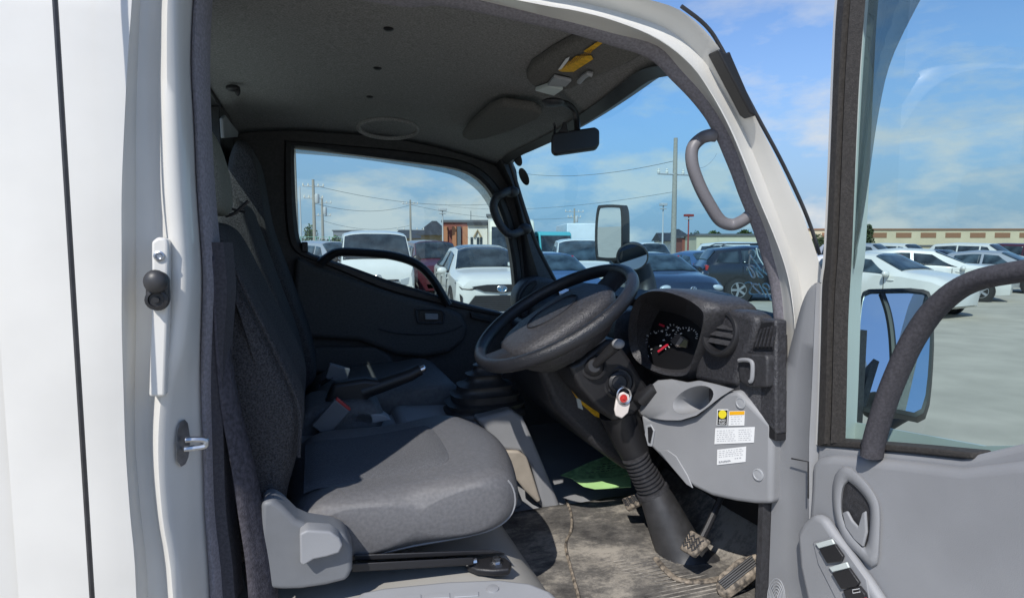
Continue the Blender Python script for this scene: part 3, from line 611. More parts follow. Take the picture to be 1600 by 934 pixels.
def obox(c, u, v, w, hu, hv, hw): 
    c = Vector(c); u, v, w = Vector(u)*hu, Vector(v)*hv, Vector(w)*hw
    return MB().hexa([c-u-v-w, c+u-v-w, c+u+v-w, c-u+v-w], [c-u-v+w, c+u-v+w, c+u+v+w, c-u+v+w])
cb = P(517, 652, Y=.655); fwy = Vector((0, 1, 0))
obox(cb, bd, bs, fwy, .045, .026, .011).build('buckle_body', M['cover'], bk, bevel=.004)
obox(cb+bd*.047, bd, bs, fwy, .004, .024, .009).build('release_button', M['red'], bk, bevel=.002)
MB().tube([cb-bd*.045, cb-bd*.11+Vector((0, .01, 0))], .014, 8, flat=.3).build('buckle_stalk', M['black'], bk)
b2 = grp('belt_buckle'); obox(P(528, 583, Y=.93), Vector((.5, .1, -.2)).normalized(), Vector((.3, 0, 1)).normalized(), fwy, .034, .024, .012).build('buckle_body', M['cover'], b2, bevel=.004)
MB().tube([P(500,600,Y=.93), P(520,588,Y=.93)], .016, 8, flat=.4).build('buckle_stalk', M['black'], b2)
MB().tube(smoothpath([P(x, y, Y=.5) for x, y in ((352,338),(365,334),(375,326),(388,314))], 4), .004, 6).tube([P(360,326,Y=.5), P(384,332,Y=.5)], .003, 6).build('belt_guide', M['black'], db)
pb = grp('seat_belt', label='passenger seat belt on the far rear pillar')
strap([P(385,232,Y=1.40), P(392,270,Y=1.4), P(402,330,Y=1.38)], .045, (1, 0, .05), 'webbing', M['belt'], pb)
MB().tube([P(401,325,Y=1.36), P(411,325,Y=1.36), P(409,341,Y=1.36), P(400,341,Y=1.36), P(401,325,Y=1.36)], .0018, 6).build('belt_guide', M['chrome'], pb)
# ---- striker, stopper on the rear pillar
sk = grp('door_striker'); base = P(286, 694, Y=-.012)
YP = lambda x: -.034+.069*(x-266)/48-.010
MB().slab([P(x, y, Y=YP(x)) for x, y in ((277,668),(281,658),(287,664),(291,690),(288,718),(283,730),(276,722),(274,695))], (.004, .012, 0)).build('striker_plate', M['zinc'], sk, bevel=.0015)
MB().tube(smoothpath([P(290,687,Y=-.02), P(305,686,Y=-.02), P(320,687,Y=-.018), P(322,692,Y=-.018), P(318,697,Y=-.018), P(288,701,Y=-.02)], 4), .0045, 8).build('striker_loop', M['zinc'], sk)
dp = grp('door_stopper')
MB().slab([P(x, y, Y=-.062) for x, y in ((236,378),(246,370),(260,372),(263,380),(262,500),(258,620),(232,620),(236,500))], (0, .03, 0)).build('stopper_plate', M['paint'], dp, bevel=.004)
kk = []
for i in range(24):
    a = 2*math.pi*i/24; kk.append(P(245+19*math.cos(a), (443 if math.sin(a) < 0 else 467)+19*math.sin(a), Y=-.075))
MB().slab(kk, (0, .016, 0)).build('rubber_bump', M['rubber'], dp, bevel=.005, seg=4)
MB().ell(P(243,440,Y=-.082), .015, .012, .016).build('rubber_knob', M['rubber'], dp)
MB().lathe(P(245,468,Y=-.075), (0, -1, 0), [(.014, 0), (.014, .004), (.010, .005), (.009, .002), (.004, .002), (.004, .005)], 18).build('rubber_screw', M['black'], dp)
MB().lathe(P(249,400,Y=-.062), (0, -1, 0), [(.007, 0), (.007, .003), (.005, .004), (.003, .001)], 12).build('stopper_bolt', M['zinc'], dp)
plq = grp('pillar_sticker')
MB().slab([P(x, y, Y=YP(x+6)) for x, y in ((285,800),(292,796),(295,830),(294,880),(288,902),(285,860))], (0, -.0008, 0)).build('sticker_sheet', mat('sticker_grey', (.16,.18,.19), .6, var=.7, vscale=260), plq)
MB().slab([P(x, y, Y=YP(x+6)) for x, y in ((278,765),(290,750),(289,756),(279,769))], (0, -.0008, 0)).build('sticker_sheet', M['trim'], plq)
# ---- steering wheel
sw = grp('steering_wheel'); AL = R(31); RW = .213
wn_ = Vector((-math.sin(AL), -.04, math.cos(AL))).normalized(); wx = Vector((math.cos(AL), 0, math.sin(AL))); wy = wn_.cross(wx).normalized()
WC = P(866, 492, Y=.40)
def WP(r, a, h=0): return WC+wx*(r*math.cos(a))+wy*(r*math.sin(a))+wn_*h
rim = []
for i in range(64):
    a = 2*math.pi*i/64; c = WP(RW, a); er = (c-WC).normalized()
    rim.append([c+er*(.0148*math.cos(b))+wn_*(.0172*math.sin(b)) for b in [2*math.pi*k/14 for k in range(14)]])
rim.append(rim[0]); MB().grid(rim, closed=True).build('rim', M['wheelrim'], sw, sharp=85)
# hub pad: dished boss running fore-aft between the two spokes
pad = MB(); K = 24; rings = []
for h, s in ((-.085, .55), (-.08, .66), (-.055, .82), (-.02, .95), (.0, .985), (.012, .97), (.020, .91), (.026, .8), (.030, .6), (.032, .3), (.032, .02)):
    rings.append([WC+wx*(math.copysign(abs(math.cos(a))**.75, math.cos(a))*.160*s)+wy*(math.copysign(abs(math.sin(a))**.75, math.sin(a))*.118*s)+wn_*(h-.02+.0*math.cos(a)) for a in [2*math.pi*k/40 for k in range(40)]])
pad.loop(rings).build('hub_pad', M['dash'], sw, sharp=70)
for sgn in (1, -1):
    for w_, dirn in ((0, 1),):
        r0, r1 = .11, RW-.008; b = MB(); rr = []
        for i in range(7):
            t = i/6; r = r0+(r1-r0)*t; hw = .068-.012*math.sin(math.pi*t)-.012*t; hh = -.026+.022*t
            c = WC+wx*(sgn*r)+wn_*hh
            rr.append([c+wy*hw+wn_*.0, c+wy*hw*.6+wn_*.010, c+wn_*.012, c-wy*hw*.6+wn_*.010, c-wy*hw, c-wy*hw*.7-wn_*.014, c+wy*hw*.7-wn_*.014])
        b.loop(rr).build('spoke', M['wheelrim'], sw, sharp=60)
seamp = [WC+wx*(.075*math.cos(a))+wy*(.05*math.sin(a))+wn_*(.0125) for a in [2*math.pi*k/24 for k in range(25)]]
MB().tube(seamp, .0016, 5).build('pad_seam', M['black'], sw)
MB().tube([WC-wn_*.09, WC-wn_*.17], .05, 20).build('column_neck', M['black'], sw)
# ---- column shroud with switches and key lock
co = grp('steering_column'); ax = -wn_
cc = WC+ax*.13
YS = .345
shr_ = [(888,572),(905,565),(945,532),(962,528),(985,560),(1003,590),(1020,612),(1018,628),(990,650),(962,660),(935,640),(905,606)]
MB().slab([P(x, y, Y=YS) for x, y in shr_], (0, .13, 0)).build('column_shroud', M['black'], co, bevel=.012, seg=4)
MB().tube([P(893,566,Y=YS-.002), P(946,529,Y=YS-.002)], .0018, 6).build('shroud_seam', M['trim'], co)
kl = P(966, 597, Y=YS)
MB().lathe(kl, (-.25, -1, .15), [(.042, -.01), (.042, .006), (.036, .009), (.034, .004), (.028, .004), (.027, .014), (.020, .017), (.018, .012)], 28).build('key_lock', M['black'], co)
MB().lathe(P(927,572,Y=YS), (-.3, -1, .25), [(.034, -.01), (.033, .004), (.027, .007), (.025, .004), (.02, .012), (.015, .016)], 24).build('switch_boss', M['black'], co)
MB().tube([P(930,570,Y=YS-.01), P(948,553,Y=YS-.04), P(962,540,Y=YS-.06)], [.010, .012, .014], 12).build('lever', M['black'], co)
MB().ell(P(966,537,Y=YS-.07), .016, .014, .012).build('lever_knob', M['trim'], co)
MB().tube([P(988,620,Y=YS+.03), P(1004,622,Y=YS-.02), P(1022,606,Y=YS-.04)], [.016, .020, .014], 12).build('lever', M['black'], co)
# dark brackets under the column, leading down to the floor
MB().tube([P(965,640,Y=.40), P(985,690,Y=.40), P(998,716,Y=.39)], [.052, .045, .040], 20).build('column_tube', M['black'], co)
bl = MB(); a, b = P(992, 712, Y=.375), P(1018, 762, Y=.36); L = (b-a).length; dr = (b-a).normalized(); pr = []
for i in range(9):
    t = i/9; pr += [(.036+.004*t, t*L), (.036+.004*t, (t+.045)*L), (.030+.004*t, (t+.06)*L), (.030+.004*t, (t+.105)*L)]
pr += [(.044, L), (.045, L+.012), (.040, L+.014)]
bl.lathe(a, dr, pr, 24).build('column_bellows', M['dark'], co, sharp=50)
a2, b2_ = P(1022, 768, Y=.355), P(1078, 896, Y=.285); dr2 = (b2_-a2).normalized(); L2 = (b2_-a2).length
MB().lathe(a2, dr2, [(.040, 0), (.044, .02), (.052, L2*.35), (.060, L2*.65), (.074, L2*.85), (.098, L2*.97), (.10, L2)], 28).build('column_boot', M['rubber'], co)
# boot flange lying on the floor
fz = FLOOR+.012; fpts = [(1025,872),(1040,890),(1060,905),(1095,908),(1130,902),(1160,885)]
MB().tube(smoothpath([P(x, y, Z=fz) for x, y in fpts], 5), .008, 8, flat=.7).build('boot_flange', M['dirt'], co)
# key and tag (hang from the lock, can be lifted away)
ky = empty('key', P(972,612,Y=YS-.05), 'ignition key with a white tag and red dot hanging from the column lock', 'key')
MB().tube([kl+Vector((0, -.015, 0)), P(973,604,Y=YS-.05)], .0045, 8, flat=.5).build('key_shank', M['chrome'], ky)
MB().tube(smoothpath([P(975+11*math.cos(t*.785), 618+13*math.sin(t*.785), Y=YS-.055) for t in range(9)], 3), .0022, 6).build('key_ring', M['chrome'], ky)
MB().slab([P(x, y, Y=YS-.052) for x, y in ((966,615),(975,612),(984,617),(985,632),(982,645),(972,654),(963,650),(961,640),(963,628))], (0, .008, 0)).build('key_tag', mat('cream_plastic', (.68,.62,.58), .5), ky, bevel=.003)
MB().lathe(P(974,622,Y=YS-.053), (0, -1, 0), [(.010, 0), (.010, .002), (.004, .002), (.003, .004)], 16).build('tag_dot', M['red'], ky)
# ---- dashboard
da = grp('dashboard'); DX = .87
# main body swept across the cab
dp_ = [(.90, 1.10), (.875, 1.20), (.87, 1.30), (.868, 1.36), (.885, 1.405), (.92, 1.422), (1.02, 1.425), (1.10, 1.40)]
rows_ = []
for y, ox in ((-.0, 0), (.1, 0), (.17, 0), (.185, .07), (.57, .07)):
    rows_.append([Vector((x+(ox if 0 < k < 5 else 0), y, z)) for k, (x, z) in enumerate(dp_)])
for y in (.6, .8, 1.0, 1.2, 1.35, 1.48):
    t = (y-.5)/1.0; rows_.append([Vector((x-.02+(.03 if k > 4 else 0), y, z-.03*min(1, max(0, t*3)) if k > 2 else z)) for k, (x, z) in enumerate(dp_)])
rows_ = [smoothpath(r, 4) for r in rows_]
MB().grid(rows_).build('dash_body', M['dash'], da, sharp=60, solid=.006)
MB().slab([Vector((x, .0, z)) for x, z in dp_]+[Vector((1.1, .0, 1.1))], (0, .01, 0)).build('dash_end', M['dash'], da)
# instrument binnacle: an oval hood around a deep opening
ho = [(990,478),(1000,462),(1020,452),(1050,452),(1085,463),(1108,478),(1112,495),(1104,525),(1092,560),(1078,592),(1040,590),(1000,570),(985,545),(982,510)]
hi_ = [(995,478),(1006,463),(1025,457),(1050,461),(1075,472),(1094,487),(1098,500),(1094,525),(1086,552),(1076,578),(1042,580),(1008,566),(992,545),(989,510)]
hs = [(996,495),(1010,485),(1030,485),(1055,490),(1075,498),(1090,508),(1096,517),(1092,535),(1085,555),(1072,575),(1042,576),(1012,566),(996,550),(991,520)]
def ring(pts, X_, dx=0): return [P(v.x, v.y, X=X_)+Vector((dx, 0, 0)) for v in smoothpath([(a, b, 0) for a, b in pts], 4, True)]
DXH = .80
def ringtilt(pts, x_top, x_bot): # opening leans: top of the hood reaches toward the driver
    out = []
    for v in smoothpath([(a, b, 0) for a, b in pts], 4, True):
        t = (v.y-450)/140; X_ = x_top+(x_bot-x_top)*t; out.append(P(v.x, v.y, X=X_))
    return out
back0 = [p+Vector((.12, 0, -.005)) for p in ringtilt(ho, .80, .86)]
MB().grid([back0, [p+Vector((.03, 0, 0)) for p in ringtilt(ho, .80, .86)], ringtilt(ho, .805, .862), [a.lerp(b, .55)+Vector((-.008, 0, 0)) for a, b in zip(ringtilt(ho, .80, .86), ringtilt(hi_, .80, .86))], ringtilt(hi_, .805, .862), [p+Vector((.012, 0, 0)) for p in ringtilt(hi_, .80, .86)], ringtilt(hs, .90, .885)], closed=True).build('binnacle_hood', M['dash'], da, sharp=60)
cl = ringtilt(hs, .905, .89)
MB().add(cl, [tuple(range(len(cl)))]).build('gauge_face', mat('gauge_black', (.012,.012,.014), .45), da, smooth=False)
cp0, cn = P(1040, 535, X=.893), (cl[0]-cl[20]).cross(cl[10]-cl[30]).normalized()
if cn.x > 0: cn = -cn
def cpt(x, y, o=.003): return P(x, y, X=.905-.015*(y-450)/140-.004-o)
gm = {'w': MB(), 'r': MB(), 'g': MB()}
def dab(k, x, y, w=2, h=1.2, an=0):
    ca, sa = math.cos(an), math.sin(an)
    gm[k].add([cpt(x+ca*a-sa*b, y+sa*a+ca*b) for a, b in ((-w, -h), (w, -h), (w, h), (-w, h))], [(0,1,2,3)])
rnd = random.Random(5)
for (cx, cy, rx_, ry_, a0_, a1_, nn, k) in ((1072,524,17,12,-200,20,15,'w'),(1030,532,20,15,-190,60,14,'w'),(1008,548,10,9,-170,60,7,'w'),(1050,515,9,8,-180,0,6,'w')):
    for i in range(nn):
        a = R(a0_+(a1_-a0_)*i/(nn-1)); dab(k, cx+rx_*math.cos(a), cy+ry_*math.sin(a), 1.7 if i % 2 == 0 else .9, .5, a)
for x, y in ((1060,512),(1052,516),(1076,516),(1064,521),(1042,523),(1037,531),(1034,517),(1025,520),(1032,540),(1011,524),(1008,530),(1044,512)): dab('w', x, y, 1.7, .9, -.3)
for x, y, w, h, a in ((1034,508,4.5,1.6,.4),(1002,537,4.5,1.4,-.8),(1039,541,6,1.7,-.6),(1031,547,4,1.6,-.6),(1000,543,3,1,-.8)): dab('r', x, y, w, h, a)
gm['w'].build('gauge_marks', M['white'], da, smooth=False); gm['r'].build('gauge_marks', M['redp'], da, smooth=False)
MB().slab([cpt(x, y, .002) for x, y in ((1048,532),(1060,521),(1076,531),(1074,543),(1058,542))], cn*.002).build('gauge_display', mat('display_grey', (.11,.10,.095), .4), da)
MB().slab([cpt(x, y, .005) for x, y in ((1056,538),(1064,526),(1068,530),(1060,541))], cn*.001).build('gauge_display', mat('display_pale', (.32,.29,.27), .4), da)
MB().slab([cpt(x, y, .005) for x, y in ((1062,540),(1070,530),(1075,533),(1072,543))], cn*.001).build('gauge_display', mat('display_olive', (.20,.19,.11), .4), da)
# curved surround right of the binnacle with the round vent
so = [(1082,594),(1088,560),(1098,525),(1112,496),(1135,483),(1165,486),(1183,496),(1178,530),(1163,560),(1152,590),(1152,604),(1118,602)]
MB().slab([P(x, y, X=.856) for x, y in so], (.05, 0, 0)).build('vent_surround', M['dash'], da, bevel=.014, seg=4)
vc = P(1127, 521, X=.850); vg_ = grp('air_vent', da) if False else None
va = Vector((-1, -.15, .25)).normalized()
MB().lathe(vc, va, [(.050, -.02), (.052, .004), (.048, .010), (.042, .010), (.038, .002), (.036, -.012)], 32).build('air_vent', M['black'], da, sharp=50)
u_ = va.cross(Vector((0, 0, 1))).normalized(); w_ = va.cross(u_).normalized()
for q, m_ in ((-.016, 'dark'), (.001, 'trim'), (.018, 'dark')):
    L_ = math.sqrt(.036**2-q*q); obox(vc+w_*q-va*.000, u_, (w_*.8+va*.6).normalized(), va.cross(u_), L_, .006, .0012).build('vent_slat', M['dark'], da)
# end vent with slanted slats, and the coin box with its latch
MB().slab([P(x, y, X=.868) for x, y in ((1183,497),(1212,500),(1212,680),(1180,640),(1160,620),(1156,590),(1165,558),(1180,528))], (.03, 0, 0)).build('side_panel', M['dash'], da, bevel=.006)
MB().slab([P(x, y, X=.8645) for x, y in ((1190,505),(1207,503),(1207,546),(1176,545),(1180,528))], (.004, 0, 0)).build('side_vent', M['black'], da)
for k in range(5):
    x0 = 1179+k*6; MB().slab([P(x0, 541, X=.860), P(x0+9-k*.6, 514-k*1.5, X=.860), P(x0+11-k*.6, 515-k*1.5, X=.860), P(x0+2, 542, X=.860)], (.004, 0, 0)).build('vent_slat', M['dash'], da)
MB().slab([P(x, y, X=.852) for x, y in ((1152,562),(1158,553),(1196,554),(1199,560),(1198,605),(1170,604),(1155,596))], (.03, 0, 0)).build('coin_box', M['dark'], da, bevel=.006)
MB().tube(smoothpath([P(x, y, X=.846) for x, y in ((1155,563),(1163,562),(1173,564),(1176,572),(1175,592),(1172,596))], 3), .0045, 8).build('box_latch', M['trim'], da)
MB().slab([P(x, y, X=.87) for x, y in ((1150,605),(1212,610),(1212,690),(1190,680),(1150,620))], (.03, 0, 0)).build('dash_lower', M['black'], da, bevel=.004)
# dark lower centre of the dash, left of the column
lc = [(835,560),(880,560),(910,600),(950,660),(985,700),(1000,740),(978,735),(930,700),(900,672),(868,640),(850,600)]
MB().slab([P(x, y, Y=.50) for x, y in lc], (0, .35, 0)).build('dash_centre', M['dark'], da, bevel=.02, seg=3)
MB().slab([P(x, y, Y=.495) for x, y in ((885,597),(892,600),(912,616),(940,650),(944,655),(930,650),(905,628))], (0, .004, 0)).build('yellow_tape', M['yellow'], da)
MB().slab([P(x, y, Y=.494) for x, y in ((901,622),(907,623),(911,640),(904,637))], (0, .004, 0)).build('small_label', M['pale'], da)
MB().hexa([Vector(v) for v in ((.80,.56,1.02),(1.0,.56,1.02),(1.0,1.48,1.02),(.84,1.48,1.02))], [Vector(v) for v in ((.80,.56,1.30),(1.0,.56,1.36),(1.0,1.48,1.36),(.80,1.48,1.30))]).build('glove_side', M['dark'], da, bevel=.03)
# far side vents at the pillar foot
fv = grp('corner_vent')
MB().slab([P(x, y, Y=1.36) for x, y in ((806,470),(810,452),(825,436),(842,432),(870,438),(880,470),(850,500),(815,500))], (0, .1, 0)).build('vent_pod', M['dash'], fv, bevel=.02, seg=4)
MB().tube(smoothpath([P(x, y, Y=1.35) for x, y in ((812,462),(822,446),(836,438),(838,446),(826,462),(814,470))], 3, True)+[P(812,462,Y=1.35)], .004, 6).build('vent_bezel', M['dark'], fv)
MB().slab([P(x, y, Y=1.352) for x, y in ((814,463),(823,448),(834,442),(834,447),(825,460),(816,467))], (0, .01, 0)).build('vent_opening', M['black'], fv)
# grey lower panel with cup holder and stickers
kp = grp('knee_panel')
A = Vector((.785, .335, 0)); B = Vector((.865, -.005, 0)); kn = (B-A).cross(Vector((0, 0, 1))).normalized()
if kn.x > 0: kn = -kn
def K_(x, y, o=0): return P(x, y, pl=(A+kn*o, kn))
face = [(1000,646),(1012,652),(1035,656),(1062,656),(1088,648),(1112,630),(1135,612),(1152,610),(1178,636),(1207,664),(1205,787),(1178,787),(1148,783),(1112,775),(1085,762),(1066,748),(1045,728),(1026,708),(1010,692),(1004,672)]
MB().slab([K_(x, y) for x, y in face], (.10, .02, 0)).build('panel_face', M['trim'], kp, bevel=.010, seg=4)
t0, t1, t2 = K_(1000, 646), K_(1140, 610), P(1080, 594, X=.835)
tn = (t1-t0).cross(t2-t0).normalized()
if tn.z < 0: tn = -tn
def T_(x, y, o=0): return P(x, y, pl=(t0+tn*o, tn))
top_o = [(999,645),(998,628),(1010,610),(1026,594),(1050,592),(1075,597),(1093,594),(1120,600),(1152,609),(1136,613),(1112,631),(1088,649),(1062,657),(1035,657),(1012,653)]
cup = [(1085+34*math.cos(a)*math.cos(-.42)-19*math.sin(a)*math.sin(-.42), 625+34*math.cos(a)*math.sin(-.42)+19*math.sin(a)*math.cos(-.42)) for a in [2*math.pi*k/30 for k in range(30)]]
# deck = ring between outer outline and cup mouth, then the cup wall
def resamp(poly, n_, c):
    out = []
    for k in range(n_):
        a = 2*math.pi*k/n_+1e-4; d_ = (math.cos(a), math.sin(a)); best = None
        for i in range(len(poly)):
            (x1, y1), (x2, y2) = poly[i], poly[(i+1) % len(poly)]
            den = d_[0]*(y2-y1)-d_[1]*(x2-x1)
            if abs(den) < 1e-9: continue
            s = ((x1-c[0])*(y2-y1)-(y1-c[1])*(x2-x1))/den; u = ((x1-c[0])*d_[1]-(y1-c[1])*d_[0])/den
            if s > 0 and -1e-6 <= u <= 1+1e-6 and (best is None or s > best): best = s
        out.append((c[0]+d_[0]*best, c[1]+d_[1]*best))
    return out
cc_ = (1082, 625); ro = resamp(top_o, 48, cc_); rc_ = resamp(cup, 48, cc_)
cin = [T_(x, y) for x, y in rc_]; cm = sum(cin, Vector())/48
deck = [[(K_(x, y, -.001) if y > 645-.257*(x-1000) and x < 1150 else T_(x, y, -.004)) for x, y in ro], [T_(*[a*.92+b*.08 for a, b in zip(p, q)], .003) for p, q in zip(ro, rc_)], [T_(*[a*.12+b*.88 for a, b in zip(p, q)], .003) for p, q in zip(ro, rc_)], [p+tn*.004 for p in cin], [p.lerp(cm, .06)-tn*.006 for p in cin], [p.lerp(cm, .16)-tn*.03+Vector((.045,.012,0)) for p in cin], [p.lerp(cm, .25)-tn*.034+Vector((.05,.014,0)) for p in cin], [p.lerp(cm, .98)-tn*.034+Vector((.05,.014,0)) for p in cin]]
MB().grid(deck, closed=True).build('panel_top', M['trim'], kp, sharp=60)
MB().slab([K_(x, y, .001) for x, y in ((1010,664),(1018,662),(1024,672),(1020,697),(1014,696),(1009,678))], kn*.004).build('slot_rim', M['trim_l'], kp, bevel=.0015)
MB().slab([K_(x, y, .004) for x, y in ((1013,667),(1018,666),(1021,673),(1017,692),(1014,690))], kn*.0025).build('slot', M['black'], kp)
MB().slab([K_(x, y, .0) for x, y in ((1030,703),(1044,702),(1058,712),(1076,742),(1084,762),(1074,756),(1050,728))], kn*.004).build('panel_recess', M['trim'], kp, bevel=.002)
for x, y in ((1158,629),(1185,741)):
    MB().lathe(K_(x, y, 0), kn, [(.013, 0), (.0125, .003), (.010, .0035), (.009, .002), (.004, .0025)], 18).build('panel_screw', M['trim_l'], kp)
def sticker(pts, m, nm, o=.0012): return MB().slab([K_(x, y, o) for x, y in pts], kn*.0006).build(nm, m, kp)
sticker([(1121,639),(1138,639),(1136,665),(1120,664)], M['white'], 'black_yellow_sticker')
sticker([(1122,640.5),(1137,640.5),(1135.3,663.8),(1121,663)], M['black_ink'], 'sticker_print', .002)
sticker([(1129+6.2*math.cos(2*math.pi*k/18), 647+6.6*math.sin(2*math.pi*k/18)) for k in range(18)], mat('emblem_yellow', (.8,.66,.03), .5), 'sticker_emblem', .003)
def text(s, c, ux, uy, h, m, parent, name, align='CENTER'):
    cu = bpy.data.curves.new(name, 'FONT'); cu.body = s; cu.size = h; cu.align_x = align; cu.align_y = 'CENTER'; cu.extrude = .0001
    o = bpy.data.objects.new(name, cu); scene.collection.objects.link(o); dg = bpy.context.evaluated_depsgraph_get()
    me = bpy.data.meshes.new_from_object(o.evaluated_get(dg)); bpy.data.objects.remove(o); 
    ux = Vector(ux).normalized(); uz = ux.cross(Vector(uy)).normalized(); uy = uz.cross(ux)
    Mx = Matrix((ux, uy, uz)).transposed(); me.transform(Mx.to_4x4()); me.materials.clear(); me.materials.append(m)
    o = bpy.data.objects.new(name, me); scene.collection.objects.link(o); o.parent = parent; o.location = (wloc(parent).inverted() @ Vector(c)) if parent else c
    return o
kx = (K_(1180, 660)-K_(1130, 660.5)).normalized(); kz = (K_(1150, 640)-K_(1150, 700)).normalized()
text('BRAKE', K_(1128.6, 656.5, .0032), kx, kz, .0062, M['white'], kp, 'sticker_print')
text('FLUID', K_(1128.3, 661, .0032), kx, kz, .0068, M['white'], kp, 'sticker_print')
sticker([(1139.5,642),(1164,641.5),(1163,664.5),(1138.5,665)], M['white'], 'warning_sticker')
sticker([(1140,642.6),(1163.4,642),(1163.2,647.2),(1140,648)], mat('orange_print', (.85,.42,.01), .5), 'sticker_band', .002)
sticker([(1118,668.5),(1179.5,666.5),(1178,691),(1116.5,693.5)], M['white'], 'white_sticker')
sticker([(1121,702),(1166,697),(1165,721),(1120.5,726)], M['white'], 'white_sticker')
pr_ = MB(); rnd = random.Random(11)
def line_(x0, x1, y, h=.45, sl=-.04):
    x = x0
    while x < x1:
        w = rnd.uniform(1.2, 4.5); 
        if x+w > x1: break
        yy = y+(x-x0)*sl; pr_.add([K_(x, yy-h, .0022), K_(x+w, yy-h+sl*w, .0022), K_(x+w, yy+h+sl*w, .0022), K_(x, yy+h, .0022)], [(0,1,2,3)]); x += w+rnd.uniform(.8, 2.2)
for k in range(6): line_(1120, 1150, 673+k*3.2)
for k in range(6): line_(1154, 1176, 671.5+k*3.2)
for k in range(4): line_(1123, 1163, 705+k*3.0, sl=-.11)
for k in range(5): line_(1123, 1143, 720.5+.6*k, .5, -.11)
line_(1148, 1163, 716, .9, -.11)
for k in range(4): line_(1142, 1161, 651+k*3.6, .4)
line_(1141, 1152, 645.2, .7)
pr_.build('sticker_text', M['grey_ink'], kp, smooth=False)
# ---- pedals
def pedal(name, pts, z, arm_to, m_=M['dirt']):
    g_ = grp(name); q = [P(x, y, pl=(P(sum(p[0] for p in pts)/len(pts), sum(p[1] for p in pts)/len(pts), Z=z), Vector((-.75, -.1, .65)).normalized())) for x, y in pts]
    MB().slab(q, Vector((.75, .1, -.65))*.016).build('pedal_pad', m_, g_, bevel=.005)
    c = sum(q, Vector())/len(q); ribs = MB(); nn = Vector((-.75, -.1, .65)).normalized()
    a, b = q[0], q[-1]
    for k in range(4):
        t0_ = .12+.2*k; lft = q[0].lerp(q[-1], t0_+.06).lerp(c, .18); rgt = q[1].lerp(q[2], t0_+.06).lerp(c, .18); zz = []
        for i in range(7):
            p = lft.lerp(rgt, i/6)+(b-a).normalized()*(.004 if i % 2 else -.004)+nn*.0015; zz.append(p)
        ribs.tube(zz, .0022, 5)
    ribs.build('pedal_tread', M['rubber'], g_)
    MB().tube(smoothpath([c+Vector((.01, 0, -.01)), c+Vector((.05, .01, .03)), Vector(arm_to)], 4), .008, 8).build('pedal_arm', M['black'], g_)
pedal('brake_pedal', [(1078,826),(1107,842),(1082,868),(1060,856)], .915, (1.02, .22, 1.12))
pedal('clutch_pedal', [(970,778),(996,769),(1006,782),(978,796)], .90, (1.02, .50, 1.12))
ag = grp('accelerator_pedal'); aq = [P(x, y, pl=(P(1155, 895, Z=.86), Vector((-.55, -.25, .8)).normalized())) for x, y in ((1117,912),(1122,896),(1150,872),(1180,862),(1193,868),(1190,882),(1165,903),(1132,927),(1120,924))]
MB().slab(aq, (.012, 0, -.02)).build('pedal_pad', M['dirt'], ag, bevel=.006)
rb_ = MB()
for k in range(5):
    t = (k+1)/6; a = aq[0].lerp(aq[7], t)+Vector((-.003, 0, .003)); b = aq[3].lerp(aq[5], t)+Vector((-.003, 0, .003)); rb_.tube([a.lerp(b, .08), a.lerp(b, .92)], .0022, 5)
rb_.build('pedal_tread', M['rubber'], ag)
MB().box((1.0, .05, .84), (1.07, .16, 1.0)).build('foot_rest', M['fabric'], truck, bevel=.03)
# ---- floor mat and the green paper
fm = MB(); rows_ = []
for i in range(40):
    x = .40+.68*i/39; row = []
    for j in range(34):
        y = .045+.62*j/33; z = FLOOR+.006+.003*math.sin(x*31+y*9)*math.sin(y*23)+max(0, (x-.98))*.9+(.04 if j == 0 and .45 < x < .5 else 0)*0
        row.append(Vector((x, y, z)))
    rows_.append(row)
fmo = fm.grid(rows_).build('floor_mat', M['mat'], None, solid=.006)
tag(fmo, 'dusty scuffed black rubber mat covering the driver footwell floor', 'floor mat')
rbm = MB()
for k in range(16):
    y = .10+k*.014; rbm.tube([Vector((.70+.0*k, y, FLOOR+.0095)), Vector((.93, y, FLOOR+.0095))], .0016, 4)
rbm.build('mat_ribs', M['mat'], fmo)
MB().tube(smoothpath([P(x, y, Z=FLOOR+.012) for x, y in ((884,780),(892,800),(893,825),(884,850),(890,880),(905,934))], 4), .004, 6).build('mat_edge', M['dirt'], fmo)
gp_ = empty('paper_sheet', P(925,735,Z=.86), 'folded green paper sheets lying in the dark footwell behind the steering column', 'paper')
g1 = [P(x, y, Z=z) for x, y, z in ((876,742,.86),(920,722,.885),(965,705,.90),(975,716,.90),(985,740,.88),(960,748,.87),(905,750,.86))]
MB().slab(g1, (0, 0, -.002)).build('upper_sheet', mat('printed_green_paper', (.24,.42,.17), .8, var=.35, vscale=50), gp_)
g2 = [P(x, y, Z=z) for x, y, z in ((896,749,.875),(955,746,.878),(985,743,.878),(986,760,.872),(930,763,.872),(912,759,.872))]
MB().slab(g2, (0, 0, -.002)).build('lower_sheet', M['sunlit_green_paper'], gp_)
lm = MB()
for k in range(4):
    for q in range(5): lm.tube([P(915+k*9+q*8, 738-k*4.5-q*.6, Z=.889), P(920+k*9+q*8, 738-k*4.5-q*.9, Z=.889)], .001, 4)
lm.build('paper_print', M['black_ink'], gp_)
# ================================================================ the open driver door
dr_ = grp('driver_door'); DXI = .90
XD = lambda x, y, o=0: P(x, y, X=DXI+o)
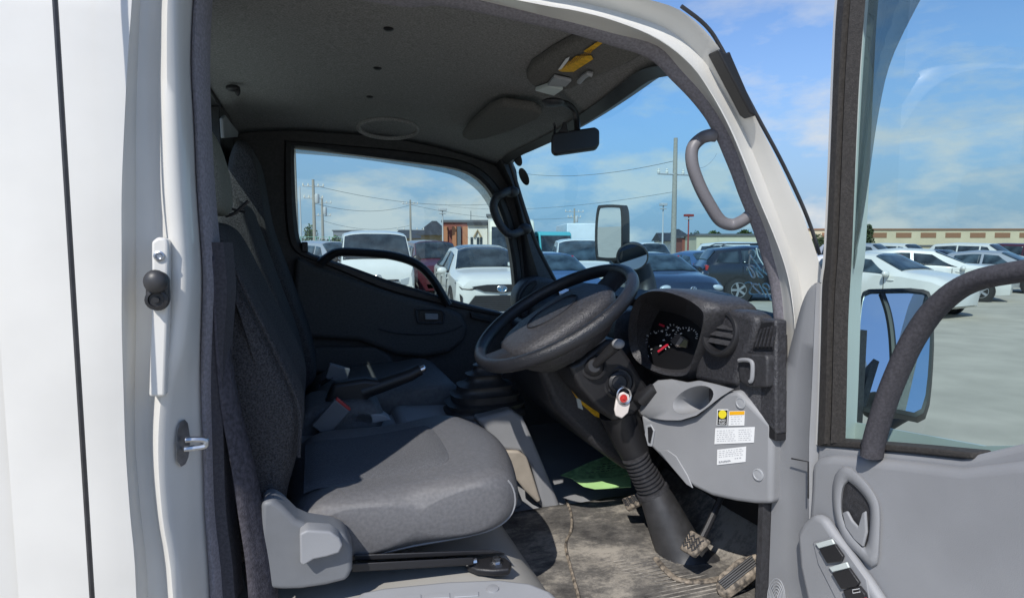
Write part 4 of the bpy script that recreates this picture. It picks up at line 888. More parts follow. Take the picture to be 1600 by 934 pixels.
# inner trim below the window (faces the seat), big enough to run on past the frame
tr = [(1283,441),(1266,446),(1252,470),(1240,512),(1228,560),(1216,625),(1208,700),(1203,800),(1198,934),(1195,1010)]
T1 = smoothpath([XD(x, y) for x, y in tr], 4)
te = [(1283,441),(1283,470),(1281,512),(1279,560),(1277,625),(1274,693),(1274,800),(1274,934),(1274,1010)]
T2 = smoothpath([XD(x, y) for x, y in ((1283,441),(1283.5,446),(1283,470),(1282,512),(1281,560),(1279,625),(1276,693),(1276,800),(1276,934),(1276,1010))], 4)
MB().grid([[p+Vector((.05, .012, 0)) for p in T1], [p+Vector((.012, .003, 0)) for p in T1], [p+Vector((0, -.004, 0)) for p in T1], [a.lerp(b, .45)+Vector((-.006, 0, 0)) for a, b in zip(T1, T2)], [a.lerp(b, .86)+Vector((-.004, 0, 0)) for a, b in zip(T1, T2)], [a.lerp(b, .93)+Vector((-.010, 0, 0)) for a, b in zip(T1, T2)], T2, [p+Vector((.03, 0, 0)) for p in T2]]).build('hinge_trim', M['trim'], dr_, sharp=50)
zb = XD(1276, 693).z; y1_ = XD(1276, 693).y; zlow = .45
lowp = [Vector((DXI, y1_, zb)), XD(1335,699), XD(1428,708), XD(1500,716), Vector((DXI, -.60, 1.42)), Vector((DXI, -1.0, 1.50)), Vector((DXI, -1.0, zlow)), Vector((DXI, y1_, zlow))]
MB().slab(lowp, (.03, 0, 0)).build('door_trim', M['trim'], dr_, bevel=.01, seg=4)
MB().add([(1.0, -.02, zlow), (1.0, -.02, zb+.02), (1.0, -.35, zb+.06), (1.0, -1.0, 1.5), (1.0, -1.0, zlow)], [(0,1,2,3,4)]).build('door_skin', M['paint'], dr_, smooth=False, solid=.006)
# window frame: white outer edge, black channel
wf_o = [(1320,-120),(1311,-40),(1305,30),(1301,120),(1298,200),(1294,300),(1289,400),(1284,441),(1282,520),(1279,620),(1276,694)]
wf_i = [(1366,-120),(1356,-40),(1350,30),(1343,120),(1339,200),(1335,300),(1331,400),(1327,470),(1325,520),(1323,620),(1321,690)]
O1 = smoothpath([XD(x, y) for x, y in wf_o], 4); I1 = smoothpath([XD(x, y) for x, y in wf_i], 4)
MB().grid([[p+Vector((.10, .003, 0)) for p in O1], [p+Vector((.0, .004, 0)) for p in O1], [p+Vector((-.002, -.003, 0)) for p in O1], [p+Vector((.01, -.004, 0)) for p in O1]]).build('frame_edge', M['paint'], dr_)
MB().grid([[p+Vector((.002, -.0035, 0)) for p in O1], [p+Vector((-.008, -.010, 0)) for p in O1], [a.lerp(b, .45)+Vector((-.012, 0, 0)) for a, b in zip(O1, I1)], [a.lerp(b, .5)+Vector((.002, 0, 0)) for a, b in zip(O1, I1)], [a.lerp(b, .58)+Vector((.002, 0, 0)) for a, b in zip(O1, I1)], [a.lerp(b, .62)+Vector((-.008, 0, 0)) for a, b in zip(O1, I1)], I1, [CAM+(p-CAM)*1.05 for p in I1]]).build('window_channel', M['channel'], dr_, sharp=40)
bt = [(1276,686),(1321,689),(1428,698),(1520,707)]
MB().slab([XD(x, y, -.004) for x, y in bt]+[XD(x, y+10, -.004) for x, y in reversed(bt)], (.04, 0, 0)).build('window_sill_seal', M['channel'], dr_, bevel=.003)
# upper rear part of the frame (outside the picture)
MB().tube(smoothpath([XD(1343,-140,.02), Vector((DXI+.02, -.30, 2.06)), Vector((DXI+.02, -.8, 2.06)), Vector((DXI+.02, -1.0, 1.98)), Vector((DXI+.02, -1.02, 1.5))], 5), .022, 8).build('frame_rail', M['rubber'], dr_)
gq = [XD(1321,700,.05), XD(1326,480,.05), XD(1335,300,.05), XD(1350,30,.05), XD(1362,-140,.05), Vector((DXI+.05, -.30, 2.05)), Vector((DXI+.05, -.8, 2.05)), Vector((DXI+.05, -1.0, 1.96)), Vector((DXI+.05, -1.0, 1.48)), Vector((DXI+.05, -.6, 1.40)), XD(1500,718,.05)]
MB().add(gq, [tuple(range(len(gq)))]).build('window_glass', M['glass_d'], dr_, smooth=False)
MB().tube(smoothpath([XD(x, y, -.02) for x, y in ((1362,712),(1368,680),(1385,625),(1405,575),(1430,525),(1465,478),(1520,440),(1620,420))]+[Vector((DXI-.02, -.60, 1.60)), Vector((DXI-.02, -.72, 1.55)), Vector((DXI-.02, -.78, 1.42))], 5), .021, 14, flat=.7).build('guard_bar', M['strip_d'], dr_)
rv1 = smoothpath([XD(x, y, .07) for x, y in ((1334,420),(1339,300),(1346,160),(1356,20),(1368,-120))], 4)
rv2 = smoothpath([XD(x, y, .085) for x, y in ((1338,400),(1356,290),(1374,170),(1398,80),(1470,-60))], 4)
MB().grid([rv1, rv2]).build('rain_visor', M['visor'], dr_, solid=.002)
# the raised main panel of the door card
DXI = .884
bl_ = [XD(x, y, 0) for x, y in ((1266,724),(1278,714),(1300,712),(1350,716),(1428,724),(1500,732))]+[Vector((DXI, -.60, 1.38)), Vector((DXI, -.98, 1.45)), Vector((DXI, -.98, .5))]+[XD(x, y, 0) for x, y in ((1262,1000),(1264,900),(1255,850),(1262,800),(1265,760))]
MB().slab(bl_, (.03, 0, 0)).build('door_card', M['trim'], dr_, bevel=.014, seg=5)
# handle recess
ho_ = [(1318,728),(1330,730),(1352,750),(1370,775),(1376,800),(1375,850),(1372,880),(1362,887),(1345,872),(1322,850),(1308,820),(1301,785),(1303,745)]
hi2 = [(1324,752),(1332,756),(1350,775),(1359,795),(1358,830),(1352,855),(1338,842),(1323,820),(1316,795),(1318,765)]
def rr_(pts, o): return [XD(v.x, v.y, o) for v in smoothpath([(a, b, 0) for a, b in pts], 4, True)]
def ali(a, n_): 
    return a
cxy = (1340, 805); ho_r = resamp([(v.x, v.y) for v in smoothpath([(a, b, 0) for a, b in ho_], 4, True)], 48, cxy); hi_r = resamp([(v.x, v.y) for v in smoothpath([(a, b, 0) for a, b in hi2], 4, True)], 48, cxy)
xm = lambda L, o: [XD(x, y, o) for x, y in L]
mixp = lambda A_, B_, t: [(a[0]*(1-t)+b[0]*t, a[1]*(1-t)+b[1]*t) for a, b in zip(A_, B_)]
MB().grid([xm(ho_r, .0), xm(ho_r, -.003), xm(mixp(ho_r, hi_r, .12), -.010), xm(mixp(ho_r, hi_r, .5), -.013), xm(mixp(ho_r, hi_r, .85), -.010), xm(hi_r, -.004), xm(hi_r, -.001)], closed=True).build('handle_bezel', M['trim'], dr_, sharp=60)
MB().slab(xm([p for p in hi_r], -.0015), (-.001, 0, 0)).build('handle_recess', M['dark'], dr_)
MB().slab([XD(x, y, -.006) for x, y in ((1319,800),(1327,797),(1335,812),(1344,822),(1350,800),(1356,797),(1358,830),(1352,854),(1338,842),(1324,822))], (-.006, 0, 0)).build('door_handle', M['trim'], dr_, bevel=.004, seg=4)
# door pull seam and hinge-side pocket cover
MB().tube([XD(1237,716,-.007), XD(1263,721,-.008), XD(1263,778,-.008)], .0016, 6).build('trim_seam', M['black'], dr_)
# armrest pod with window switches
pod = [(1258,830),(1268,812),(1285,800),(1300,806),(1318,832),(1345,868),(1372,905),(1395,940),(1400,1000),(1290,1000),(1275,940),(1262,880)]
MB().slab([XD(x, y, .0) for x, y in pod], (-.022, 0, 0)).build('armrest_pod', M['trim'], dr_, bevel=.012, seg=5)
MB().slab([XD(x, y, -.0215) for x, y in ((1272,846),(1302,838),(1322,858),(1356,905),(1362,945),(1318,955),(1298,915),(1280,880))], (-.003, 0, 0)).build('switch_plate', M['trim'], dr_, bevel=.002)
def sw_(pts, m_, nm, o, th): MB().slab([XD(x, y, o) for x, y in pts], (-th, 0, 0)).build(nm, m_, dr_, bevel=.0015)
sw_([(1276,848),(1302,841),(1306,849),(1282,856)], M['pale'], 'window_switch', -.026, .004)
sw_([(1283,856),(1308,849),(1321,868),(1318,876),(1296,879)], M['black'], 'window_switch', -.0255, .006)
sw_([(1297,885),(1325,877),(1329,886),(1303,893)], M['pale'], 'window_switch', -.026, .004)
sw_([(1303,894),(1330,886),(1346,909),(1342,916),(1318,919)], M['black'], 'window_switch', -.0255, .006)
sw_([(1322,920),(1346,914),(1356,926),(1358,936),(1328,938)], M['black'], 'lock_switch', -.0255, .008)
MB().tube([XD(1332,921,-.034), XD(1343,919,-.034), XD(1344,924,-.034), XD(1333,926,-.034), XD(1332,921,-.034)], .0006, 4).build('switch_mark', M['white'], dr_)
MB().tube([XD(1330,936,-.033), XD(1354,934,-.033)], .0011, 4).build('switch_lamp', M['redp'], dr_)
# speaker grille arcs at the lower edge
for k in range(6):
    r = 4+k*3.6; MB().tube([XD(1213+r*.62*math.cos(a), 934+r*1.4*math.sin(a), -.006) for a in [math.pi+math.pi*i/16 for i in range(17)]], .0011, 5).build('speaker_grille', M['trim_l'], dr_)
# ================================================================ outside mirrors
mi = grp('side_mirror', label='passenger side mirror pair on its black bracket')
def mirror_face(pts, d, nrm, parent, name='mirror_glass', dep=.05, bez=1.12):
    c2 = (sum(p[0] for p in pts)/len(pts), sum(p[1] for p in pts)/len(pts)); p0 = P(*c2, d=d); nrm = Vector(nrm).normalized()
    q = [P(x, y, pl=(p0, nrm)) for x, y in pts]; c = sum(q, Vector())/len(q)
    MB().add([p+nrm*.002 for p in q], [tuple(range(len(q)))]).build(name, M['mirror'], parent, smooth=False)
    o_ = [c+(p-c)*bez for p in q]
    MB().grid([[p+nrm*.002 for p in q], [p+nrm*.008 for p in q], [p+nrm*.006 for p in o_], [p-nrm*dep*.6 for p in o_], [c+(p-c)*.85-nrm*dep for p in o_], [c-nrm*dep+(p-c)*.05 for p in o_]], closed=True).build('mirror_shell', M['mirror_black'], parent, sharp=50)
    return q, c
refl = lambda c, to: ((CAM-Vector(c)).normalized()+Vector(to).normalized())
pm = smoothpath([(936,330,0),(942,325,0),(966,325,0),(971,330,0),(972,365,0),(971,395,0),(966,402,0),(940,402,0),(934,396,0),(933,360,0)], 3, True)
cpm = P(952, 363, d=2.9)
mirror_face([(v.x, v.y) for v in pm], 2.9, refl(cpm, (-.93, .12, -.01)), mi, dep=.07)
rm = [(988+23*math.cos(a), 401+20*math.sin(a)) for a in [2*math.pi*k/28 for k in range(28)]]
crm = P(988, 401, d=2.85)
mirror_face(rm, 2.85, refl(crm, (-.5, -.7, -.30)), mi, dep=.05, bez=1.10)
MB().tube(smoothpath([P(958,398,d=2.97), P(985,425,d=2.98), P(1005,455,d=2.95), P(1012,500,d=2.9)], 5), .03, 10).build('mirror_arm', M['mirror_black'], mi)
MB().tube(smoothpath([P(1000,415,d=2.95), P(1010,450,d=2.95), P(1005,490,d=2.9)], 5), .05, 10).build('mirror_bracket', M['mirror_black'], mi)
ml = grp('side_mirror', label='driver side mirror seen through the open door window')
q1 = smoothpath([(1348,470,0),(1356,460,0),(1372,458,0),(1440,459,0),(1452,480,0),(1452,560,0),(1440,640,0),(1400,640,0),(1360,640,0),(1345,630,0),(1341,600,0),(1343,520,0)], 3, True)
cml = P(1395, 550, d=1.36)
mirror_face([(v.x, v.y) for v in q1], 1.36, refl(cml, (-.6, -.2, .75)), ml, dep=.06, bez=1.06)
q2n = refl(cml, (-.6, -.2, .75)).normalized()
MB().tube(smoothpath([P(x, y, pl=(cml+q2n*.008, q2n)) for x, y in ((1378,460),(1388,490),(1394,530),(1396,590),(1392,640))], 4), .008, 8).build('mirror_divider', M['mirror_black'], ml)
MB().tube(smoothpath([P(1420,640,d=1.42), P(1380,665,d=1.42), P(1350,700,d=1.4), P(1340,740,d=1.38)], 4), .02, 10).build('mirror_arm', M['mirror_black'], ml)
# ================================================================ the yard around the truck
def concrete():
    m = mat('yard_concrete', (.38,.35,.285), .9, var=.12, vscale=1.3, bump=.5, bscale=60, det=12); return m
gr = MB().add([(-900, -700, 0), (900, -700, 0), (900, 900, 0), (-900, 900, 0)], [(0,1,2,3)]).build('ground', concrete(), None, smooth=False); gr['kind'] = 'structure'
M['carwhite'] = mat('car_white', (.62,.63,.60), .28, var=.03, vscale=3, coat=.5)
M['carsilver'] = mat('car_silver', (.42,.44,.46), .3, metal=.4, coat=.5)
M['carmaroon'] = mat('car_maroon', (.07,.014,.02), .28, coat=.6)
M['carblue'] = mat('car_blue', (.05,.10,.20), .28, coat=.6)
M['cardark'] = mat('car_dark_blue', (.018,.026,.045), .25, coat=.7)
M['carblack'] = mat('car_black', (.010,.011,.014), .22, coat=.8)
M['cglass'] = mat('car_glass', (.03,.04,.048), .06, spec=.45, var=.6, vscale=2.2)  # broad light and dark mottling in the colour stands in for reflections
M['cglass_b'] = mat('car_glass_blue', (.04,.06,.075), .08, spec=.5, var=.6, vscale=2.5)  # bluer glass, reflections again painted in as mottled tone
M['tyre'] = mat('tyre_rubber', (.02,.02,.02), .8)
M['rim'] = mat('alloy_rim', (.4,.41,.42), .35, .8)
M['lamp'] = mat('headlight_lens', (.40,.43,.45), .12, coat=.6)
M['tail'] = mat('tail_lens', (.35,.02,.02), .2, coat=.6)
M['grille'] = mat('grille_black', (.018,.018,.02), .4)
M['under'] = mat('underbody_black', (.012,.012,.012), .8)
M['emb'] = mat('emblem_blue', (.10,.22,.38), .3, .6)
def vehicle(name, label, cat, loc, rz, st_, paint, wheels, wind=None, sides=(), rear=None, roof=None, wr_=.32, front=None, group='vehicles parked in the yard', tilt=None, glass_m=None, roofmat=None):
    """st_: stations (s, w, zb, zm, zbelt, wr, zedge, ztop) from the nose to the tail; nose looks to local -Y"""
    L = st_[-1][0]; root = empty(name, loc, label, cat, group, rz); gm_ = glass_m or M['cglass']
    def sec(s_, v):
        i = 0
        while i < len(st_)-2 and st_[i+1][0] < s_: i += 1
        a, b = st_[i], st_[i+1]; t = (s_-a[0])/(b[0]-a[0]); q = [x+(y-x)*t for x, y in zip(a, b)]
        _, w, zb, zm, zt, wr, ze, zp = q
        pts = [(0, zb), (w*.9, zb), (w, zm), (w*.985, zt), (wr, ze), (wr*.75, ze+(zp-ze)*.7), (wr*.4, zp), (0, zp)]
        k = min(int(v), len(pts)-2); f = v-k; return Vector((pts[k][0]*(1-f)+pts[k+1][0]*f, s_-L/2, pts[k][1]*(1-f)+pts[k+1][1]*f))
    S_ = []
    for i in range(len(st_)-1):
        n_ = max(1, int((st_[i+1][0]-st_[i][0])/.25)); S_ += [st_[i][0]+(st_[i+1][0]-st_[i][0])*k/n_ for k in range(n_)]
    S_.append(L); rings = []; VV = [0, 1, 1.5, 2, 2.5, 3, 3.5, 4, 4.5, 5, 6, 7]
    for s_ in S_:
        h = [sec(s_, v) for v in VV]; rings.append(h+[Vector((-p.x, p.y, p.z)) for p in h[-2:0:-1]])
    b = MB(); base_w = root
    def put(mb, nm, m_, par=None, **k):
        par = par or root; mb.v = [wloc(root) @ v if False else v for v in mb.v]
        o = mb.build(nm, m_, None, W=1, **k); o.parent = par
        if par is not root: o.location = o.location-par.location
        return o
    bd_ = put(b.loop(rings), 'body', paint, sharp=30)
    if roofmat:
        sa, sb, va, vb = roofmat[:4]; q = MB().grid([[sec(sa+(sb-sa)*i/6, va+(vb-va)*j/6)+Vector((0, 0, .008)) for j in range(7)] for i in range(7)]); q.grid([[Vector((-p.x, p.y, p.z)) for p in [sec(sa+(sb-sa)*i/6, va+(vb-va)*j/6)+Vector((0, 0, .008)) for j in range(7)]] for i in range(7)]); put(q, 'roof', roofmat[4])
    def patch(corners, nm, m_, mirror=False, off=.008):
        (s0, v0), (s1, v1), (s2, v2), (s3, v3) = corners; rows_ = []
        for i in range(9):
            t = i/8; row = []
            for j in range(9):
                u = j/8; s_ = (s0*(1-t)+s3*t)*(1-u)+(s1*(1-t)+s2*t)*u; v = (v0*(1-t)+v3*t)*(1-u)+(v1*(1-t)+v2*t)*u
                row.append(sec(s_, v))
            rows_.append(row)
        nrm = (rows_[4][8]-rows_[4][0]).cross(rows_[8][4]-rows_[0][4]).normalized()
        c = rows_[4][4]
        if nrm.dot(c-Vector((0, c.y if abs(nrm.y) < .5 else 0, c.z*.5))) < 0: nrm = -nrm
        rows_ = [[p+nrm*off for p in r] for r in rows_]
        put(MB().grid(rows_), nm, m_, solid=.004)
        if mirror: put(MB().grid([[Vector((-p.x, p.y, p.z)) for p in r] for r in rows_]), nm, m_, solid=.004)
    def front_full(s0, s1, v0, nm):      # windscreen across the whole width
        rows_ = []
        for i in range(9):
            s_ = s0+(s1-s0)*i/8; h = [sec(s_, v0+(7-v0)*j/8) for j in range(9)]; rows_.append([Vector((-p.x, p.y, p.z)) for p in h]+h[-2::-1])
        n_ = (rows_[4][10]-rows_[4][6]).cross(rows_[8][8]-rows_[0][8]).normalized()
        if n_.z < 0: n_ = -n_
        put(MB().grid([[p+n_*.01 for p in r] for r in rows_]), nm, gm_, solid=.004)
    if wind: front_full(wind[0], wind[1], wind[2], 'windscreen')
    if rear: front_full(rear[0], rear[1], rear[2], 'rear_window')
    for c in sides: patch(c, 'side_window', gm_, True)
    for s_ in wheels:
        w = max(sec(s_, 2).x, .1)
        for sg in (1, -1):
            c = Vector((sg*(w-.10), s_-L/2, wr_)); 
            ar = put(MB().lathe(c, (sg, 0, 0), [(wr_*1.16, 0), (wr_*1.16, .108), (wr_*1.05, .106)], 28), 'wheel_arch', M['under'])
            wh = empty('wheel', c); wh.parent = root
            wh.location = c
            put(MB().lathe(c, (sg, 0, 0), [(wr_*.62, -.1), (wr_*.96, -.1), (wr_, -.06), (wr_, .09), (wr_*.95, .112), (wr_*.66, .118), (wr_*.62, .10)], 28), 'tyre', M['tyre'], wh)
            rm_ = MB().lathe(c, (sg, 0, 0), [(wr_*.63, -.05), (wr_*.64, .112), (wr_*.60, .113), (wr_*.57, .08), (wr_*.2, .085), (wr_*.16, .11), (.01, .11)], 28)
            for k in range(5):
                a = 2*math.pi*k/5; dv = Vector((0, math.cos(a), math.sin(a))); pv = Vector((sg, 0, 0)).cross(dv)
                rm_.hexa([c+dv*wr_*.15+pv*.03+Vector((sg*.085, 0, 0)), c+dv*wr_*.6+pv*.035+Vector((sg*.085, 0, 0)), c+dv*wr_*.6-pv*.035+Vector((sg*.085, 0, 0)), c+dv*wr_*.15-pv*.03+Vector((sg*.085, 0, 0))], [c+dv*wr_*.15+pv*.03+Vector((sg*.112, 0, 0)), c+dv*wr_*.6+pv*.035+Vector((sg*.116, 0, 0)), c+dv*wr_*.6-pv*.035+Vector((sg*.116, 0, 0)), c+dv*wr_*.15-pv*.03+Vector((sg*.112, 0, 0))])
            put(rm_, 'rim', M['rim'], wh)
    # door gaps and handles
    for s_ in (L*.34, L*.55, L*.76):
        if sides and s_ < sides[-1][1][0]+.1:
            for sg in (1, -1):
                g_ = [sec(s_, v) for v in (1.6, 2, 2.5, 2.95)]; put(MB().tube([Vector((sg*(p.x+.004), p.y, p.z)) for p in g_], .008, 4), 'door_gap', M['under'])
                h_ = sec(s_-.16, 2.78); put(MB().ell(Vector((sg*(h_.x+.015), h_.y, h_.z)), .018, .09, .02, 8, 6), 'door_handle', paint)
    if front: front(put, sec, L)
    return root
def fbox(put, L, nm, m_, x0, x1, z0, z1, s0, s1, bev=.01): put(MB().box((x0, s0-L/2, z0), (x1, s1-L/2, z1)), nm, m_, bevel=bev)
def fslab(put, L, nm, m_, pts, s, th=.03, mirror=False, bev=.006, yaw=0):
    q = [Vector((x, s-L/2+abs(x)*yaw, z)) for x, z in pts]; put(MB().slab(q, (0, -th, 0)), nm, m_, bevel=bev)
    if mirror: put(MB().slab([Vector((-p.x, p.y, p.z)) for p in q], (0, -th, 0)), nm, m_, bevel=bev)
def emblem(put, L, s, z, r, m_, rx=1.0, bars=((-.5,.5,.0,-.8),(.5,.5,.0,-.8)), back=None):
    c = Vector((0, s-L/2, z)); ring_ = [c+Vector((r*rx*math.cos(a), -.01, r*math.sin(a))) for a in [2*math.pi*k/24 for k in range(25)]]
    if back: put(MB().slab([p for p in ring_[:-1]], (0, -.004, 0)), 'emblem_disc', back)
    mb = MB().tube([p+Vector((0, -.008, 0)) for p in ring_], r*.13, 6)
    for x0, z0, x1, z1 in bars: mb.tube([c+Vector((x0*r*rx, -.02, z0*r)), c+Vector((x1*r*rx, -.02, z1*r))], r*.10, 6)
    put(mb, 'emblem', M['chrome'])
VWB = ((-.75,.6,-.3,-.8),(-.3,-.8,0,0),(0,0,.3,-.8),(.3,-.8,.75,.6),(-.35,.85,0,.15),(0,.15,.35,.85))
OVB = ((-.0,.9,0,-.9),(-.55,.35,.55,.35),(-.5,.3,-.25,.8),(.5,.3,.25,.8))
def mirrors(put, L, s, z, w, m_, h=.16):
    for sg in (1, -1):
        c = Vector((sg*(w+.12), s-L/2, z)); put(MB().ell(c, .11, .07, h/2), 'side_mirror', m_)
        put(MB().tube([Vector((sg*(w-.06), s-L/2+.02, z-.04)), c], .025, 6), 'mirror_arm', M['grille'])
def stickers(put, sec, s, side, m_=None):
    pass
def gpt(px, d, py=386):       # ground position under a picture column at view depth d
    p = P(px, py, d=d); return (p.x, p.y, 0)
def atdir(px, d): return gpt(px, d)
# --- SUV front (white crossover)
suv = [(0,.55,.30,.45,.72,.50,.80,.84),(.06,.80,.25,.45,.80,.66,.92,.95),(.22,.91,.24,.5,.90,.74,1.00,1.03),(.9,.925,.24,.55,.98,.80,1.08,1.12),(1.15,.925,.24,.55,1.0,.80,1.10,1.14),(1.95,.925,.24,.55,1.02,.62,1.52,1.60),(2.5,.925,.24,.55,1.03,.62,1.59,1.66),(3.4,.925,.24,.55,1.06,.60,1.57,1.64),(4.15,.92,.24,.55,1.10,.56,1.46,1.52),(4.6,.88,.28,.55,1.06,.60,1.12,1.15),(4.72,.78,.35,.55,.9,.5,.95,.98)]
def suv_front(put, sec, L):
    fslab(put, L, 'lower_grille', M['grille'], [(-.80,.30),(-.55,.62),(.55,.62),(.80,.30)], .01, .05)
    fslab(put, L, 'chrome_lip', M['chrome'], [(-.82,.27),(-.80,.235),(.80,.235),(.82,.27),(.62,.29),(-.62,.29)], .0, .05)
    fslab(put, L, 'skid_plate', M['grille'], [(-.70,.225),(.70,.225),(.66,.17),(-.66,.17)], .02, .05)
    fslab(put, L, 'upper_grille', M['grille'], [(-.62,.80),(-.36,.70),(0,.67),(.36,.70),(.62,.80),(.3,.84),(-.3,.84)], .0, .04)
    for sg in (1, -1):
        q = [Vector((sg*x, s-L/2, z)) for x, s, z in ((.40,.03,.78),(.60,.06,.86),(.90,.26,.93),(.905,.30,.87),(.80,.10,.76),(.62,.045,.76))]
        put(MB().slab(q, (0, -.03, 0)), 'headlight', M['lamp'], bevel=.004)
        put(MB().tube([q[0]+Vector((0, -.035, .0)), q[5]+Vector((0, -.035, -.01)), q[4]+Vector((0, -.03, -.01)), q[3]], .016, 6), 'headlight_trim', M['grille'])
        q = [Vector((sg*x, s-L/2, z)) for x, s, z in ((.80,.05,.60),(.855,.09,.66),(.84,.09,.50),(.80,.05,.42))]
        put(MB().slab(q, (0, -.02, 0)), 'fog_slot', M['grille'])
    emblem(put, L, -.045, .755, .065, M['emb'], 1.55, OVB, M['emb'])
    mb = MB()
    for k in range(7): mb.tube([Vector((-.74+.034*k, -.042-L/2, .33+.042*k)), Vector((.74-.034*k, -.042-L/2, .33+.042*k))], .006, 4)
    put(mb, 'grille_mesh', mat('mesh_grey', (.035,.035,.04), .7))
    mirrors(put, L, 1.45, 1.08, .92, M['carwhite'])
    fslab(put, L, 'windscreen_sticker', M['pale'], [(.42,1.17),(.58,1.17),(.58,1.26),(.42,1.26)], 1.22, .012, yaw=0)
suv_side = [((1.42,3.12),(2.55,3.12),(2.55,3.85),(2.0,3.8)),((2.62,3.12),(3.7,3.12),(3.55,3.85),(2.62,3.85)),((3.76,3.12),(4.2,3.2),(4.0,3.8),(3.62,3.85))]
vehicle('parked_suv', 'white crossover with dark roof and wide black lower grille, facing the truck', 'car', gpt(750, 14.6), -.08, suv, M['carwhite'], (.95, 3.65), (1.18, 1.93, 4.1), suv_side, front=suv_front, wr_=.36, roofmat=(1.98, 3.4, 4.2, 7, M['cardark']))
# --- high-roof van
van = [(0,.78,.28,.5,.88,.74,.97,.99),(.05,.82,.24,.5,.98,.79,1.12,1.14),(.10,.84,.24,.6,1.10,.79,1.20,1.22),(.18,.845,.24,.6,1.14,.79,1.26,1.28),(.70,.845,.24,.6,1.16,.72,1.86,1.93),(1.1,.845,.24,.6,1.16,.70,1.93,2.0),(3.5,.845,.24,.6,1.16,.71,1.95,2.02),(4.55,.84,.24,.6,1.15,.70,1.92,1.98),(4.7,.82,.3,.6,1.1,.66,1.80,1.84)]
def van_front(put, sec, L):
    fslab(put, L, 'grille_bar', M['chrome'], [(-.50,.80),(-.40,.74),(.40,.74),(.50,.80),(.48,.82),(-.48,.82)], .0, .03)
    fslab(put, L, 'grille', M['grille'], [(-.46,.865),(.46,.865),(.46,.83),(-.46,.83)], .0, .028)
    fslab(put, L, 'grille', M['grille'], [(-.44,.78),(.44,.78),(.42,.755),(-.42,.755)], -.02, .028)
    fslab(put, L, 'lower_grille', M['grille'], [(-.45,.55),(.45,.55),(.42,.38),(-.42,.38)], -.0, .03)
    fslab(put, L, 'bumper', M['carwhite'], [(-.80,.72),(.80,.72),(.80,.28),(-.80,.28)], .05, .05, bev=.02)
    for sg in (1, -1):
        put(MB().slab([Vector((sg*x, s-L/2, z)) for x, s, z in ((.50,.0,.86),(.80,.05,.94),(.81,.06,.74),(.50,.0,.74))], (0, -.035, 0)), 'headlight', M['lamp'], bevel=.008)
        fslab(put, L, 'fog_lamp', M['grille'], [(sg*.60,.48),(sg*.74,.48),(sg*.74,.36),(sg*.60,.36)], .0, .03)
    emblem(put, L, -.0, .925, .05, M['chrome'], 1.4, OVB)
    mirrors(put, L, .62, 1.32, .84, M['grille'], .20)
    fslab(put, L, 'windscreen_sticker', M['pale'], [(.42,1.30),(.60,1.30),(.60,1.44),(.42,1.44)], .26, .012)
    fslab(put, L, 'windscreen_sticker', M['redp'], [(.50,1.70),(.60,1.70),(.60,1.76),(.50,1.76)], .60, .012)
    put(MB().tube([Vector((-.55, .55-L/2, 1.28)), Vector((-.1, .50-L/2+.02, 1.26))], .012, 5), 'wiper', M['grille'])
van_side = [((.50,3.1),(1.35,3.1),(1.35,3.85),(.85,3.85)),((1.45,3.1),(2.9,3.1),(2.9,3.85),(1.45,3.85)),((3.0,3.1),(4.4,3.1),(4.4,3.85),(3.0,3.85))]
vehicle('parked_van', 'tall white high-roof van facing the truck, beside the maroon minivan', 'van', gpt(580, 15.9), -.03, van, M['carwhite'], (.95, 3.5), (.22, .68, 4.12), van_side, front=van_front, wr_=.31)
# --- maroon minivan between the two, and a pale one
mpv = [(0,.60,.28,.5,.78,.5,.86,.9),(.1,.80,.24,.5,.92,.66,1.0,1.04),(.6,.85,.24,.6,1.02,.72,1.14,1.18),(.85,.85,.24,.6,1.05,.72,1.18,1.22),(1.6,.85,.24,.6,1.08,.64,1.72,1.80),(3.2,.85,.24,.6,1.10,.66,1.78,1.85),(4.3,.85,.24,.6,1.10,.64,1.72,1.78),(4.55,.82,.28,.6,1.08,.62,1.5,1.54)]
def mpv_front(paint, lampm='lamp'):
    def f(put, sec, L):
        fslab(put, L, 'grille', M['grille'], [(-.40,.82),(.40,.82),(.36,.72),(-.36,.72)], .0, .03)
        fslab(put, L, 'lower_grille', M['grille'], [(-.55,.48),(.55,.48),(.5,.34),(-.5,.34)], .04, .04)
        for sg in (1, -1): put(MB().slab([Vector((sg*x, s-L/2, z)) for x, s, z in ((.44,.02,.84),(.78,.16,.94),(.80,.18,.76),(.46,.02,.70))], (0, -.04, 0)), 'headlight', M[lampm], bevel=.01)
        emblem(put, L, -.02, .80, .05, M['chrome'], 1.3, OVB)
        mirrors(put, L, 1.1, 1.14, .85, paint)
    return f
mpv_side = [((1.05,3.1),(1.9,3.1),(1.9,3.85),(1.6,3.8)),((1.98,3.1),(3.0,3.1),(3.0,3.85),(1.98,3.85)),((3.08,3.1),(4.25,3.1),(4.2,3.85),(3.08,3.85))]
def mk_mpv(label, px, d, rz, pk, name='parked_minivan', cat='minivan', **k): return vehicle(name, label, cat, gpt(px, d), rz, mpv, M[pk], (.85, 3.55), (.88, 1.56, 4.12), mpv_side, front=mpv_front(M[pk]), wr_=.31, **k)
mk_mpv('maroon minivan squeezed between the white van and the white crossover', 672, 20.6, 0, 'carmaroon')
mk_mpv('light grey minivan behind the gap right of the tall white van', 634, 25, 0, 'carsilver')
mk_mpv('silver minivan at the far left edge of the passenger window', 478, 26, .1, 'carsilver')
mk_mpv('grey minivan with open-looking tailgate just left of the tall white van', 512, 23, .5, 'carsilver', glass_m=M['cglass_b'])
mk_mpv('white minivan with a yellow windscreen sticker, left of the rectangular mirror', 906, 17.2, -.35, 'carwhite', glass_m=M['cglass_b'])
